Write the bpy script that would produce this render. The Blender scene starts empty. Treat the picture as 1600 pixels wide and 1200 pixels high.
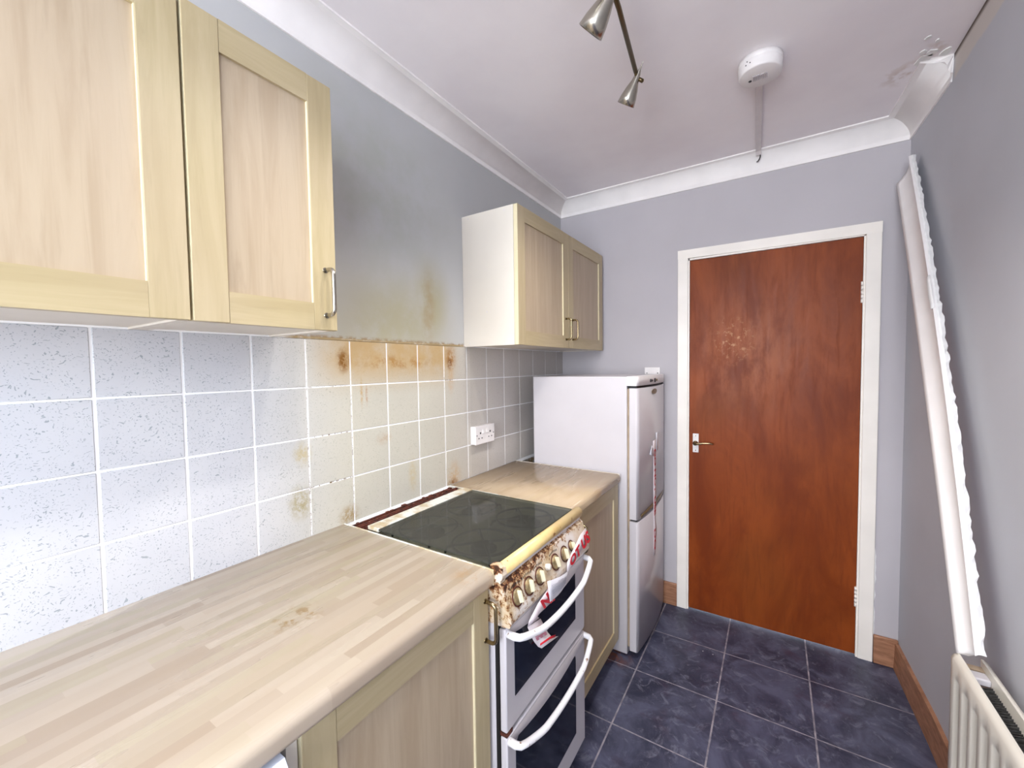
import bpy, bmesh, math, random
from mathutils import Vector, Matrix

random.seed(7)
SC = bpy.context.scene
COL = SC.collection
PI = math.pi

# ------------------------------------------------------------------ camera
R_ = Vector((0.8427093207, 0.5381978971, -0.0135655567))
U_ = Vector((-0.0111299128, 0.0426082619, 0.9990298600))
F_ = Vector((-0.5382537746, 0.8417407911, -0.0418964759))
cd = bpy.data.cameras.new('camera')
cam = bpy.data.objects.new('camera', cd)
COL.objects.link(cam)
m = Matrix.Identity(4)
for i in range(3):
    m[i][0], m[i][1], m[i][2] = R_[i], U_[i], -F_[i]
    m[i][3] = (1.1674543, -0.2417752, 1.3780185)[i]
cam.matrix_world = m
cd.sensor_fit = 'HORIZONTAL'
cd.sensor_width = 36.0
cd.lens = 640.534 / 1600 * 36.0
cd.clip_start = 0.02
SC.camera = cam

# ------------------------------------------------------------------ world, light, exposure
w = bpy.data.worlds.new('world')
SC.world = w
w.use_nodes = True
w.node_tree.nodes['Background'].inputs[0].default_value = (0.80, 0.87, 1.0, 1)
w.node_tree.nodes['Background'].inputs[1].default_value = 6.5


def area(name, loc, rot, sx, sy, power, col):
    l = bpy.data.lights.new(name, 'AREA')
    l.shape = 'RECTANGLE'; l.size = sx; l.size_y = sy; l.energy = power; l.color = col
    o = bpy.data.objects.new(name, l)
    o.location = loc; o.rotation_euler = rot
    COL.objects.link(o)
    return o


# daylight entering through the window in the wall behind the camera
area('window_daylight', (0.95, -2.57, 1.60), (math.radians(90), 0, 0), 1.12, 1.28, 29, (0.95, 0.975, 1.0))
# the back window and the added side window are portals for the sky
for pn_, pl_, pr_ in (('back_window_portal', (0.95, -2.60, 1.60), (math.radians(90), 0, 0)), ('added_side_portal', (1.66, -1.55, 1.60), (0, math.radians(90), 0))):
    po_ = area(pn_, pl_, pr_, 1.25, 1.25, 1, (1, 1, 1)); po_.data.cycles.is_portal = True
# added fill lights set along the spotlight bar, two of them without a head
for sx_, sy_ in ((0.75, 1.19), (0.77, 0.88), (0.83, 0.50), (0.85, 0.24)):
    sl = bpy.data.lights.new('added_spot_fill', 'SPOT'); sl.energy = 9.5; sl.spot_size = math.radians(140); sl.spot_blend = 1.0
    sl.shadow_soft_size = 0.03; sl.color = (1.0, 0.96, 0.90)
    so_ = bpy.data.objects.new('added_spot_fill', sl); so_.location = (sx_, sy_, 2.215); COL.objects.link(so_)
SC.view_settings.view_transform = 'Standard'
SC.view_settings.look = 'None'
SC.view_settings.gamma = 1.0
SC.view_settings.use_curve_mapping = False
SC.view_settings.exposure = 1.02

# ------------------------------------------------------------------ room numbers
D = 2.1915       # end wall
ZC = 2.41        # ceiling
YB = -2.60       # wall behind the camera
TILE = 0.15
TZ = 1.4749      # top of the tiles


def wx(y):       # face of the slightly bowed right wall
    pts = [(YB, 1.672), (1.2, 1.672), (1.75, 1.667), (D, 1.650)]
    for (a, xa), (b, xb) in zip(pts, pts[1:]):
        if y <= b:
            return xa + (xb - xa) * (y - a) / (b - a)
    return pts[-1][1]


# ------------------------------------------------------------------ material helper
def srgb(r, g, b):
    f = lambda c: (c / 255 / 12.92) if c / 255 <= 0.04045 else ((c / 255 + 0.055) / 1.055) ** 2.4
    return (f(r), f(g), f(b), 1)


class NT:
    def __init__(s, name, rough=0.5, metal=0.0, spec=0.5, coat=0.0):
        s.m = bpy.data.materials.new(name)
        s.m.use_nodes = True
        s.t = s.m.node_tree
        s.b = s.t.nodes['Principled BSDF']
        s.b.inputs['Roughness'].default_value = rough
        s.b.inputs['Metallic'].default_value = metal
        s.b.inputs['Specular IOR Level'].default_value = spec
        s.b.inputs['Coat Weight'].default_value = coat
        s.tc = s.t.nodes.new('ShaderNodeTexCoord')
        s.P = s.tc.outputs['Object']

    def n(s, typ, **kw):
        nd = s.t.nodes.new(typ)
        for k, v in kw.items():
            setattr(nd, k, v)
        return nd

    def link(s, a, b):
        s.t.links.new(a, b)

    def put(s, sock, v):
        if hasattr(v, 'is_output'):
            s.link(v, sock)
        else:
            sock.default_value = v

    def math(s, op, a, b=0.0, c=0.0, clamp=False):
        nd = s.n('ShaderNodeMath', operation=op, use_clamp=clamp)
        s.put(nd.inputs[0], a); s.put(nd.inputs[1], b); s.put(nd.inputs[2], c)
        return nd.outputs[0]

    def vec(s, scale, loc=(0, 0, 0), src=None):
        nd = s.n('ShaderNodeMapping')
        s.link(src or s.P, nd.inputs[0])
        nd.inputs['Location'].default_value = loc
        nd.inputs['Scale'].default_value = scale
        return nd.outputs[0]

    def noise(s, scale=5.0, detail=3.0, rough=0.5, vec=None, dist=0.0, w=None):
        nd = s.n('ShaderNodeTexNoise')
        s.link(vec or s.P, nd.inputs['Vector'])
        nd.inputs['Scale'].default_value = scale
        nd.inputs['Detail'].default_value = detail
        nd.inputs['Roughness'].default_value = rough
        nd.inputs['Distortion'].default_value = dist
        return nd.outputs['Fac']

    def ramp(s, v, a, b, lo=0.0, hi=1.0):
        nd = s.n('ShaderNodeMapRange', interpolation_type='SMOOTHSTEP')
        s.put(nd.inputs['Value'], v)
        nd.inputs['From Min'].default_value = a; nd.inputs['From Max'].default_value = b
        nd.inputs['To Min'].default_value = lo; nd.inputs['To Max'].default_value = hi
        return nd.outputs[0]

    def mix(s, f, a, b, mode='MIX'):
        nd = s.n('ShaderNodeMix', data_type='RGBA', blend_type=mode)
        s.put(nd.inputs[0], f); s.put(nd.inputs[6], a); s.put(nd.inputs[7], b)
        return nd.outputs[2]

    def blob(s, c, r, gain=1.0):
        """soft ellipse mask around point c with radii r"""
        v = s.n('ShaderNodeVectorMath', operation='SUBTRACT'); s.link(s.P, v.inputs[0]); v.inputs[1].default_value = c
        d = s.n('ShaderNodeVectorMath', operation='DIVIDE'); s.link(v.outputs[0], d.inputs[0]); d.inputs[1].default_value = r
        l = s.n('ShaderNodeVectorMath', operation='LENGTH'); s.link(d.outputs[0], l.inputs[0])
        return s.ramp(l.outputs['Value'], 1.0, 0.15, 0.0, gain)

    def sep(s):
        nd = s.n('ShaderNodeSeparateXYZ'); s.link(s.P, nd.inputs[0])
        return nd.outputs

    def col(s, v):
        s.put(s.b.inputs['Base Color'], v); return s

    def rough(s, v):
        s.put(s.b.inputs['Roughness'], v); return s

    def bump(s, h, strength=0.3, dist=0.002):
        nd = s.n('ShaderNodeBump')
        nd.inputs['Strength'].default_value = strength
        nd.inputs['Distance'].default_value = dist
        s.link(h, nd.inputs['Height'])
        s.link(nd.outputs[0], s.b.inputs['Normal'])
        return s


def plain(name, c, rough=0.5, metal=0.0, spec=0.5, var=0.06, vs=30):
    m_ = NT(name, rough, metal, spec)
    n1 = m_.noise(vs, 3)
    c2 = tuple(max(0, x * (1 - var * 2)) for x in c[:3]) + (1,)
    m_.col(m_.mix(m_.ramp(n1, 0.3, 0.7), c, c2))
    return m_.m


def steel(name, c, rough=0.28):
    m_ = NT(name, rough, 1.0)
    m_.col(m_.mix(m_.noise(60, 2, vec=m_.vec((1, 1, 0.1))), c, tuple(x * 0.8 for x in c[:3]) + (1,)))
    return m_.m


# paint ------------------------------------------------------------
def wall_paint(name, base, extra=None):
    m_ = NT(name, 0.7, spec=0.25)
    c = m_.mix(m_.ramp(m_.noise(2.3, 4), 0.3, 0.7), base, tuple(x * 0.94 for x in base[:3]) + (1,))
    if extra:
        c = extra(m_, c)
    m_.col(c)
    m_.bump(m_.noise(180, 3), 0.12, 0.001)
    return m_.m


PAINT = srgb(190, 190, 190)


def left_extra(m_, c):
    n = m_.noise(9, 5, 0.6)
    f = m_.math('MAXIMUM', m_.blob((0, 0.80, 1.52), (0.3, 0.42, 0.30), 0.75), m_.blob((0, 0.98, 1.62), (0.3, 0.16, 0.26), 0.8))
    f = m_.math('MULTIPLY', f, m_.ramp(n, 0.15, 0.6, 0.45, 1.0))
    c = m_.mix(f, c, srgb(168, 160, 124))
    f3 = m_.math('MULTIPLY', m_.blob((0, 0.97, 1.62), (0.3, 0.055, 0.20), 0.45), m_.ramp(n, 0.3, 0.6))
    c = m_.mix(f3, c, srgb(160, 128, 86))
    f2 = m_.math('MULTIPLY', m_.blob((0, 0.70, 2.00), (0.3, 0.55, 0.42), 0.45), m_.ramp(n, 0.3, 0.7))
    c = m_.mix(f2, c, srgb(168, 172, 156))
    z = m_.sep()[2]
    g = m_.math('MULTIPLY', m_.ramp(z, 1.49, 1.475), m_.ramp(m_.noise(40, 3), 0.35, 0.6))
    c = m_.mix(g, c, srgb(150, 125, 90))
    return c


def right_extra(m_, c):
    o = m_.sep()
    n = m_.noise(8, 4)
    zz = m_.math('ADD', o[2], m_.math('MULTIPLY', n, 0.03))
    f = m_.math('MULTIPLY', m_.ramp(zz, 2.335, 2.35), m_.ramp(o[1], 1.78, 1.74))
    c = m_.mix(f, c, srgb(204, 196, 190))
    k_ = m_.math('MULTIPLY', m_.ramp(m_.math('ADD', o[2], m_.math('MULTIPLY', n, 0.012)), 2.392, 2.412), m_.ramp(o[1], 1.80, 1.76))
    return m_.mix(k_, c, srgb(92, 78, 70))


M_wall_l = wall_paint('grey_paint_greasy', PAINT, left_extra)
M_wall = wall_paint('grey_lilac_paint', srgb(193, 188, 192))
M_wall_r = wall_paint('grey_paint', srgb(194, 194, 200), right_extra)

mc = NT('ceiling_plaster', 0.8, spec=0.2)
_c = mc.mix(mc.ramp(mc.noise(3, 4), 0.3, 0.7), srgb(250, 244, 246), srgb(243, 236, 239))
_d = mc.math('MULTIPLY', mc.math('MAXIMUM', mc.blob((1.56, 1.80, ZC), (0.10, 0.10, 0.2)), mc.blob((1.60, 1.70, ZC), (0.05, 0.06, 0.2))), mc.ramp(mc.noise(22, 4), 0.45, 0.6))
_c = mc.mix(_d, _c, srgb(222, 208, 202))
mc.col(_c).bump(mc.noise(55, 5, 0.6), 0.16, 0.002)
M_ceil = mc.m
M_coving = plain('coving_paint', srgb(250, 245, 243), 0.55, var=0.03, vs=8)
M_plaster = NT('raw_plaster', 0.85).col(srgb(240, 238, 236)).bump(NT.noise, 0) if False else plain('raw_plaster', srgb(240, 238, 236), 0.85, var=0.05, vs=40)

# tiles ------------------------------------------------------------
mt = NT('speckled_ceramic_tile', 0.16, spec=0.5)
base = mt.mix(mt.ramp(mt.noise(4, 3), 0.3, 0.7), srgb(206, 206, 210), srgb(197, 198, 204))
v = mt.vec((1.0, 1.0, 2.2))
warp = mt.n('ShaderNodeTexNoise'); warp.inputs['Scale'].default_value = 30; mt.link(mt.P, warp.inputs['Vector'])
wv = mt.n('ShaderNodeVectorMath', operation='MULTIPLY_ADD')
mt.link(warp.outputs['Color'], wv.inputs[0]); wv.inputs[1].default_value = (0.05, 0.05, 0.05); mt.link(mt.vec((1.0, 1.0, 1.35)), wv.inputs[2])
fl = mt.noise(230, 1.0, 0.5, wv.outputs[0])
f = mt.math('MULTIPLY', mt.ramp(fl, 0.63, 0.665), mt.ramp(mt.noise(30, 2), 0.28, 0.48))
base = mt.mix(mt.math('MULTIPLY', f, 0.8), base, srgb(142, 150, 156))
n5 = mt.noise(14, 5, 0.65)
n40 = mt.noise(70, 4, 0.7)
hz = mt.math('MULTIPLY', mt.ramp(mt.sep()[1], 0.22, 0.62, 0.0, 0.8), mt.ramp(mt.sep()[1], 1.5, 1.0))
base = mt.mix(mt.math('MULTIPLY', hz, 0.7), base, srgb(200, 192, 162))
far_shade = mt.ramp(mt.sep()[1], 0.9, 1.35)
base = mt.mix(mt.math('MULTIPLY', far_shade, 0.6), base, srgb(186, 175, 162))  # tiles past the cooker greyed to stand in for weaker light
gr = mt.math('MULTIPLY', mt.math('MULTIPLY', mt.ramp(mt.sep()[2], 1.27, 1.42), mt.math('MULTIPLY', mt.ramp(mt.sep()[1], 0.42, 0.60), mt.ramp(mt.sep()[1], 1.17, 1.02))), mt.ramp(n5, 0.15, 0.60, 0.45, 1.0))
base = mt.mix(mt.math('MULTIPLY', gr, 0.75), base, srgb(188, 150, 86))
gr1 = mt.math('MULTIPLY', mt.blob((0, 0.80, 1.40), (0.3, 0.26, 0.035), 1.0), mt.ramp(mt.noise(30, 5, 0.7), 0.42, 0.62))
base = mt.mix(mt.math('MULTIPLY', gr1, 0.75), base, srgb(166, 118, 48))
for (cy_, cz_, ry_, rz_, g_, colr) in ((0.575, 1.405, 0.035, 0.055, 1.0, (132, 86, 28)), (1.09, 1.42, 0.050, 0.075, 0.9, (160, 112, 50)), (1.085, 1.395, 0.020, 0.035, 1.0, (110, 62, 22)),
                                       (1.09, 1.33, 0.03, 0.09, 0.4, (196, 150, 90)), (0.64, 1.30, 0.008, 0.07, 0.7, (186, 150, 90)), (0.66, 1.29, 0.007, 0.05, 0.7, (170, 120, 70)),
                                       (0.73, 1.13, 0.045, 0.03, 0.5, (176, 140, 100)), (0.86, 0.97, 0.03, 0.09, 0.45, (196, 172, 110)),
                                       (1.10, 0.91, 0.06, 0.09, 0.6, (190, 150, 96)), (1.09, 0.88, 0.05, 0.03, 0.9, (134, 92, 48)),
                                       (0.58, 0.90, 0.05, 0.05, 0.8, (156, 124, 62)), (0.42, 0.99, 0.05, 0.07, 0.75, (160, 145, 96)), (0.43, 1.13, 0.04, 0.05, 0.6, (186, 166, 110))):
    bl = mt.math('MULTIPLY', mt.blob((0, cy_, cz_), (0.3, ry_, rz_), g_), mt.ramp(n40, 0.38, 0.58, 0.25, 1.0))
    base = mt.mix(bl, base, srgb(*colr))
spk = mt.n('ShaderNodeTexVoronoi'); spk.inputs['Scale'].default_value = 55; mt.link(mt.P, spk.inputs['Vector'])
rnd = mt.n('ShaderNodeSeparateColor'); mt.link(spk.outputs['Color'], rnd.inputs[0])
sf = mt.math('MULTIPLY', mt.ramp(spk.outputs['Distance'], 0.17, 0.10), mt.math('GREATER_THAN', rnd.outputs[0], 0.80))
sf = mt.math('MULTIPLY', sf, mt.math('MAXIMUM', mt.blob((0, 0.55, 1.0), (0.3, 0.26, 0.40), 1.0), mt.blob((0, 0.9, 1.3), (0.3, 0.5, 0.3), 0.5)))
base = mt.mix(mt.math('MULTIPLY', sf, 0.8), base, srgb(112, 88, 48))
mt.col(base)
mt.rough(mt.ramp(hz, 0, 1, 0.22, 0.34))
mt.b.inputs['Specular IOR Level'].default_value = 0.35
M_tile = mt.m
mg = NT('tile_grout', 0.7)
gm = mg.math('MULTIPLY', mg.math('MAXIMUM', mg.blob((0, 0.52, 1.1), (0.3, 0.14, 0.5), 1.0), mg.blob((0, 1.08, 1.33), (0.3, 0.07, 0.06), 1.0)), mg.ramp(mg.noise(110, 3, 0.7), 0.50, 0.60))
go_ = mg.sep()
gt = mg.math('MULTIPLY', mg.math('MULTIPLY', mg.ramp(go_[2], 1.4675, 1.469), mg.math('MULTIPLY', mg.ramp(go_[1], 0.36, 0.42), mg.ramp(go_[1], 1.20, 1.17))), mg.ramp(mg.noise(24, 4, 0.7), 0.2, 0.5, 0.6, 1.0))
gc_ = mg.mix(gm, srgb(250, 250, 252), srgb(110, 84, 50))
mg.col(mg.mix(gt, gc_, srgb(164, 142, 104)))
M_grout = mg.m

# floor vinyl --------------------------------------------------------
mf = NT('slate_vinyl', 0.42, spec=0.4)
o = mf.sep()
S_ = 0.328


def line(m_, v, off, sp, hw):
    a = m_.math('SUBTRACT', v, off)
    a = m_.math('DIVIDE', a, sp)
    a = m_.math('ADD', a, 0.5)
    a = m_.math('FRACT', a)
    a = m_.math('SUBTRACT', a, 0.5)
    a = m_.math('ABSOLUTE', a)
    return m_.math('LESS_THAN', a, hw / sp)


ln = mf.math('MAXIMUM', mf.math('MULTIPLY', line(mf, o[0], 0.6556, S_, 0.0030), mf.math('LESS_THAN', o[0], 1.5)), line(mf, o[1], 1.8956, S_, 0.0026))
n1 = mf.noise(5.5, 6, 0.62, dist=0.8)
n2 = mf.noise(16, 6, 0.7, dist=1.5)
c = mf.mix(mf.ramp(n1, 0.32, 0.68), srgb(44, 46, 66), srgb(88, 90, 112))
c = mf.mix(mf.math('MULTIPLY', mf.ramp(n2, 0.50, 0.72), 0.6), c, srgb(126, 126, 142))
c = mf.mix(mf.math('MULTIPLY', mf.ramp(mf.noise(7, 4, 0.6, mf.vec((1, 1, 1), (3.1, 1.7, 0))), 0.55, 0.75), 0.6), c, srgb(66, 48, 66))
c = mf.mix(mf.math('MULTIPLY', mf.blob((0.55, 1.62, 0), (0.10, 0.12, 0.3)), mf.ramp(n2, 0.4, 0.6)), c, srgb(110, 64, 50))
gc = mf.mix(mf.ramp(mf.noise(30, 3), 0.3, 0.7), srgb(158, 152, 158), srgb(116, 112, 122))
c = mf.mix(ln, c, gc)
dust = mf.n('ShaderNodeTexVoronoi'); dust.inputs['Scale'].default_value = 28; mf.link(mf.P, dust.inputs['Vector'])
dr = mf.n('ShaderNodeSeparateColor'); mf.link(dust.outputs['Color'], dr.inputs[0])
c = mf.mix(mf.math('MULTIPLY', mf.ramp(dust.outputs['Distance'], 0.09, 0.05), mf.math('GREATER_THAN', dr.outputs[1], 0.93)), c, srgb(205, 200, 200))
mf.col(c)
mf.rough(mf.ramp(n2, 0.3, 0.7, 0.34, 0.55))
mf.bump(n2, 0.12, 0.002)
M_floor = mf.m

# woods --------------------------------------------------------------
def maple(name, grain, a, b, sc=1.0):
    m_ = NT(name, 0.38, spec=0.4)
    s = {'z': (14, 14, 1.1), 'y': (14, 1.1, 14)}[grain]
    n = m_.noise(2.2 * sc, 5, 0.6, m_.vec(s), 0.6)
    c_ = m_.mix(m_.ramp(n, 0.3, 0.7), a, b)
    n3 = m_.noise(6, 5, 0.6, m_.vec({'z': (9, 9, 0.7), 'y': (9, 0.7, 9)}[grain], (1, 4, 2)), 1.2)
    c_ = m_.mix(m_.math('MULTIPLY', m_.ramp(n3, 0.50, 0.75), 0.35), c_, tuple(x * 0.84 for x in b[:3]) + (1,))
    n4 = m_.noise(2.5, 2)
    c_ = m_.mix(m_.math('MULTIPLY', m_.ramp(n4, 0.4, 0.7), 0.3), c_, srgb(188, 168, 146))
    m_.col(c_)
    m_.bump(n, 0.05, 0.001)
    return m_.m


WA, WB = srgb(190, 174, 138), srgb(176, 159, 122)
M_maple_z = maple('maple_upright_grain', 'z', WA, WB)
M_maple_y = maple('maple_rail_grain', 'y', WA, WB)
M_maple_p = maple('maple_panel_grain', 'z', srgb(188, 170, 145), srgb(174, 154, 128))
M_maple_e = plain('maple_edge_highlight', srgb(226, 214, 178), 0.4, var=0.02)

mw = NT('butcher_block_laminate', 0.34, spec=0.4)
mw.P = mw.n('ShaderNodeNewGeometry').outputs['Position']
sw = mw.n('ShaderNodeCombineXYZ'); so = mw.sep(); mw.link(so[1], sw.inputs[0]); mw.link(so[0], sw.inputs[1])


def staves(m_, wdt, lng, seed):
    """random value per butcher-block stave"""
    row = m_.math('FLOOR', m_.math('DIVIDE', so[0], wdt))
    wn = m_.n('ShaderNodeTexWhiteNoise', noise_dimensions='1D'); m_.link(m_.math('ADD', row, seed), wn.inputs['W'])
    cell = m_.math('FLOOR', m_.math('ADD', m_.math('DIVIDE', so[1], lng), m_.math('MULTIPLY', wn.outputs['Value'], 7.0)))
    cb = m_.n('ShaderNodeCombineXYZ'); m_.link(row, cb.inputs[0]); m_.link(cell, cb.inputs[1]); cb.inputs[2].default_value = seed
    w2 = m_.n('ShaderNodeTexWhiteNoise', noise_dimensions='3D'); m_.link(cb.outputs[0], w2.inputs['Vector'])
    return w2.outputs['Value']


st1 = staves(mw, 0.0215, 0.29, 3.0)
c = mw.mix(st1, srgb(234, 221, 204), srgb(206, 188, 168))
c = mw.mix(mw.math('MULTIPLY', mw.ramp(staves(mw, 0.0215, 0.29, 8.0), 0.6, 1.0), 0.6), c, srgb(216, 206, 176))
n = mw.noise(2, 2, 0.5, mw.vec((11, 1.3, 11)), 0.2)
c = mw.mix(mw.math('MULTIPLY', mw.ramp(n, 0.4, 0.75), 0.25), c, srgb(208, 188, 162))
c = mw.mix(mw.math('MULTIPLY', mw.blob((0.36, 0.20, 0.88), (0.06, 0.07, 0.2)), mw.ramp(mw.noise(34, 4, 0.7), 0.5, 0.62)), c, srgb(178, 146, 96))
c = mw.mix(mw.math('MULTIPLY', mw.blob((0.56, 0.53, 0.88), (0.07, 0.09, 0.2), 0.8), mw.ramp(mw.noise(20, 4, 0.7), 0.45, 0.65)), c, srgb(212, 172, 120))
c = mw.mix(mw.math('MULTIPLY', mw.ramp(so[1], 1.0, 1.1), 0.75), c, srgb(176, 150, 116))  # far worktop yellowed, and darkened in place of weaker light
mw.col(c).rough(mw.ramp(n, 0.3, 0.7, 0.24, 0.38))
M_worktop = mw.m

md = NT('varnished_plywood_door', 0.40, spec=0.22)
n = md.noise(3.2, 6, 0.62, md.vec((1.6, 1, 0.55)), 0.7)
nf = md.noise(9, 6, 0.7, md.vec((4.5, 1, 0.45)), 0.8)
c = md.mix(md.ramp(n, 0.3, 0.7), srgb(114, 46, 8), srgb(144, 68, 22))
c = md.mix(md.math('MULTIPLY', md.ramp(nf, 0.48, 0.72), 0.5), c, srgb(104, 42, 10))
glare = md.math('MULTIPLY', md.blob((1.03, D, 1.42), (0.34, 0.5, 0.42), 1.0), md.ramp(md.noise(7, 6, 0.65, md.vec((2, 1, 0.7))), 0.38, 0.66))  # soft window glare on the door, put into its colour
c = md.mix(md.math('MULTIPLY', glare, 0.55), c, srgb(176, 104, 66))
glare_core = md.math('MULTIPLY', md.blob((0.98, D, 1.50), (0.14, 0.5, 0.16), 1.0), md.ramp(md.noise(36, 4, 0.7), 0.52, 0.66))  # paler core of the painted glare
c = md.mix(md.math('MULTIPLY', glare_core, 0.6), c, srgb(214, 164, 120))
c = md.mix(md.math('MULTIPLY', md.ramp(md.noise(2.2, 3, 0.5, md.vec((1, 1, 0.7), (5, 0, 2))), 0.5, 0.7), 0.4), c, srgb(118, 60, 16))
md.col(c)
md.rough(md.ramp(nf, 0.3, 0.7, 0.40, 0.50))
md.bump(nf, 0.05, 0.001)
M_door = md.m

M_skirt = NT('pine_skirting', 0.5)
n = M_skirt.noise(4, 5, 0.6, M_skirt.vec((3, 3, 16)), 0.8)
M_skirt.col(M_skirt.mix(M_skirt.ramp(n, 0.3, 0.7), srgb(176, 128, 98), srgb(140, 96, 70)))
M_skirt = M_skirt.m

M_gloss = plain('cream_gloss_paint', srgb(250, 243, 234), 0.28, var=0.03, vs=6)
M_white = plain('white_enamel', srgb(206, 201, 205), 0.25, var=0.02, vs=6)
M_plastic = plain('white_plastic', srgb(238, 233, 232), 0.35, var=0.02)
M_carcass = plain('white_melamine', srgb(226, 218, 206), 0.4, var=0.02, vs=6)
M_steel = steel('brushed_nickel', srgb(190, 184, 172), 0.24)
M_steel_old = steel('worn_brass_nickel', srgb(168, 150, 116), 0.26)
M_bar = steel('bronzed_steel', srgb(112, 96, 70), 0.35)
M_black = plain('black_void', srgb(18, 17, 20), 0.6, var=0.1)
M_darkplastic = plain('dark_plastic', srgb(48, 46, 48), 0.4)
M_trunk = plain('grey_white_trunking', srgb(222, 214, 214), 0.5, var=0.03)
M_rad = plain('radiator_enamel', srgb(228, 222, 210), 0.3, var=0.02, vs=6)
M_conv = plain('dusty_convector_fins', srgb(78, 76, 74), 0.9, var=0.3, vs=120)
M_radcap = plain('dusty_radiator_grille', srgb(170, 150, 128), 0.7, var=0.1)
M_bulb = plain('frosted_lamp_face', srgb(230, 225, 210), 0.3)
M_bulb.node_tree.nodes['Principled BSDF'].inputs['Emission Color'].default_value = (1, 0.95, 0.86, 1)
M_bulb.node_tree.nodes['Principled BSDF'].inputs['Emission Strength'].default_value = 2.0  # glow added to go with the fill lights
M_ply = plain('plinth_board', srgb(70, 62, 54), 0.6, var=0.1)
M_red = plain('red_print', srgb(205, 30, 48), 0.5, var=0.02)
M_pink = plain('pale_red_print', srgb(214, 140, 158), 0.5, var=0.02)
M_tape = plain('white_warning_tape', srgb(240, 228, 232), 0.4, var=0.04)
M_paper = plain('paper', srgb(232, 230, 238), 0.7, var=0.02)
M_ink = plain('grey_ink', srgb(150, 150, 165), 0.7, var=0.02)
M_badge = plain('tarnished_badge', srgb(120, 100, 70), 0.4, var=0.1)
M_blue = plain('machine_body', srgb(214, 220, 236), 0.3, var=0.02, vs=6)

mr = NT('rust_streaked_enamel', 0.4)
n = mr.noise(42, 6, 0.72)
n_ = mr.noise(12, 5, 0.7)
c = mr.mix(mr.ramp(n_, 0.35, 0.65), srgb(232, 216, 196), srgb(202, 172, 130))
c = mr.mix(mr.ramp(mr.math('ADD', n, mr.math('MULTIPLY', n_, 0.35)), 0.66, 0.72), c, srgb(132, 82, 44))
c = mr.mix(mr.ramp(mr.math('ADD', n, mr.math('MULTIPLY', n_, 0.35)), 0.72, 0.78), c, srgb(58, 30, 20))
mr.col(c).bump(n, 0.3, 0.001)
M_rustpanel = mr.m


def control_mat(L):
    m_ = NT('rusty_control_panel', 0.35)
    n = m_.noise(62, 8, 0.78)
    n2 = m_.noise(9, 4, 0.6)
    o = m_.sep()
    # heavier rust along the top edge and towards the near end
    near = m_.ramp(o[1], 0.20, -0.25, -0.055, 0.045)
    top = m_.ramp(o[2], 0.818, 0.846, 0.0, 0.11)
    v = m_.math('ADD', m_.math('ADD', n, near), m_.math('ADD', top, m_.math('MULTIPLY', n2, 0.14)))
    c = m_.mix(m_.ramp(n2, 0.35, 0.65), srgb(230, 222, 216), srgb(206, 184, 150))
    c = m_.mix(m_.ramp(v, 0.60, 0.68), c, srgb(176, 136, 88))
    c = m_.mix(m_.ramp(v, 0.665, 0.70), c, srgb(118, 68, 38))
    c = m_.mix(m_.ramp(v, 0.71, 0.75), c, srgb(48, 24, 18))
    for ky in KN:
        r = m_.blob((0.32, ky - L[1], 0.797), (0.2, 0.030, 0.034), 0.9)
        c = m_.mix(m_.math('MULTIPLY', r, m_.ramp(n, 0.38, 0.52, 0.3, 1)), c, srgb(112, 80, 44))
    m_.col(c).bump(n, 0.25, 0.001)
    return m_.m


KN = [0.612, 0.670, 0.729, 0.824, 0.886, 0.938]
KSM = [0.774]

mrv = NT('rusted_vent', 0.75)
n = mrv.noise(45, 6, 0.75)
c = mrv.mix(mrv.ramp(n, 0.35, 0.55), srgb(44, 22, 20), srgb(96, 42, 26))
c = mrv.mix(mrv.ramp(n, 0.60, 0.70), c, srgb(206, 160, 130))
mrv.col(c).bump(n, 0.5, 0.002)
M_rust = mrv.m
mrail = NT('yellowed_trim', 0.32)
n = mrail.noise(5, 5, 0.6)
c = mrail.mix(mrail.ramp(n, 0.35, 0.7), srgb(232, 206, 146), srgb(206, 168, 100))
c = mrail.mix(mrail.ramp(mrail.noise(60, 4), 0.64, 0.7), c, srgb(150, 98, 40))
mrail.col(c)
M_rail = mrail.m
mhs = NT('scratched_white_enamel', 0.25)
n = mhs.noise(55, 6, 0.75)
mhs.col(mhs.mix(mhs.ramp(n, 0.62, 0.67), srgb(240, 238, 240), srgb(138, 98, 64)))
M_handle = mhs.m
M_grip = plain('ivory_knob_grip', srgb(226, 218, 188), 0.35, var=0.03)
M_knob = plain('greasy_knob', srgb(170, 146, 104), 0.4, var=0.30, vs=70)
M_hob = plain('dulled_hob_enamel', srgb(206, 204, 186), 0.5, var=0.10, vs=12)
mss = NT('stained_white_strip', 0.35)
mss.col(mss.mix(mss.ramp(mss.noise(9, 5, 0.7), 0.42, 0.62), srgb(228, 230, 226), srgb(190, 170, 132)))
M_strip = mss.m


def glassy(name, tint, gloss, mixf, rough=0.04):
    m_ = bpy.data.materials.new(name); m_.use_nodes = True
    t = m_.node_tree; t.nodes.clear()
    out = t.nodes.new('ShaderNodeOutputMaterial')
    tr = t.nodes.new('ShaderNodeBsdfTransparent'); tr.inputs[0].default_value = tint
    gl = t.nodes.new('ShaderNodeBsdfPrincipled'); gl.inputs['Base Color'].default_value = gloss; gl.inputs['Roughness'].default_value = rough
    mx = t.nodes.new('ShaderNodeMixShader'); mx.inputs[0].default_value = mixf
    t.links.new(tr.outputs[0], mx.inputs[1]); t.links.new(gl.outputs[0], mx.inputs[2]); t.links.new(mx.outputs[0], out.inputs[0])
    return m_


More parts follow.
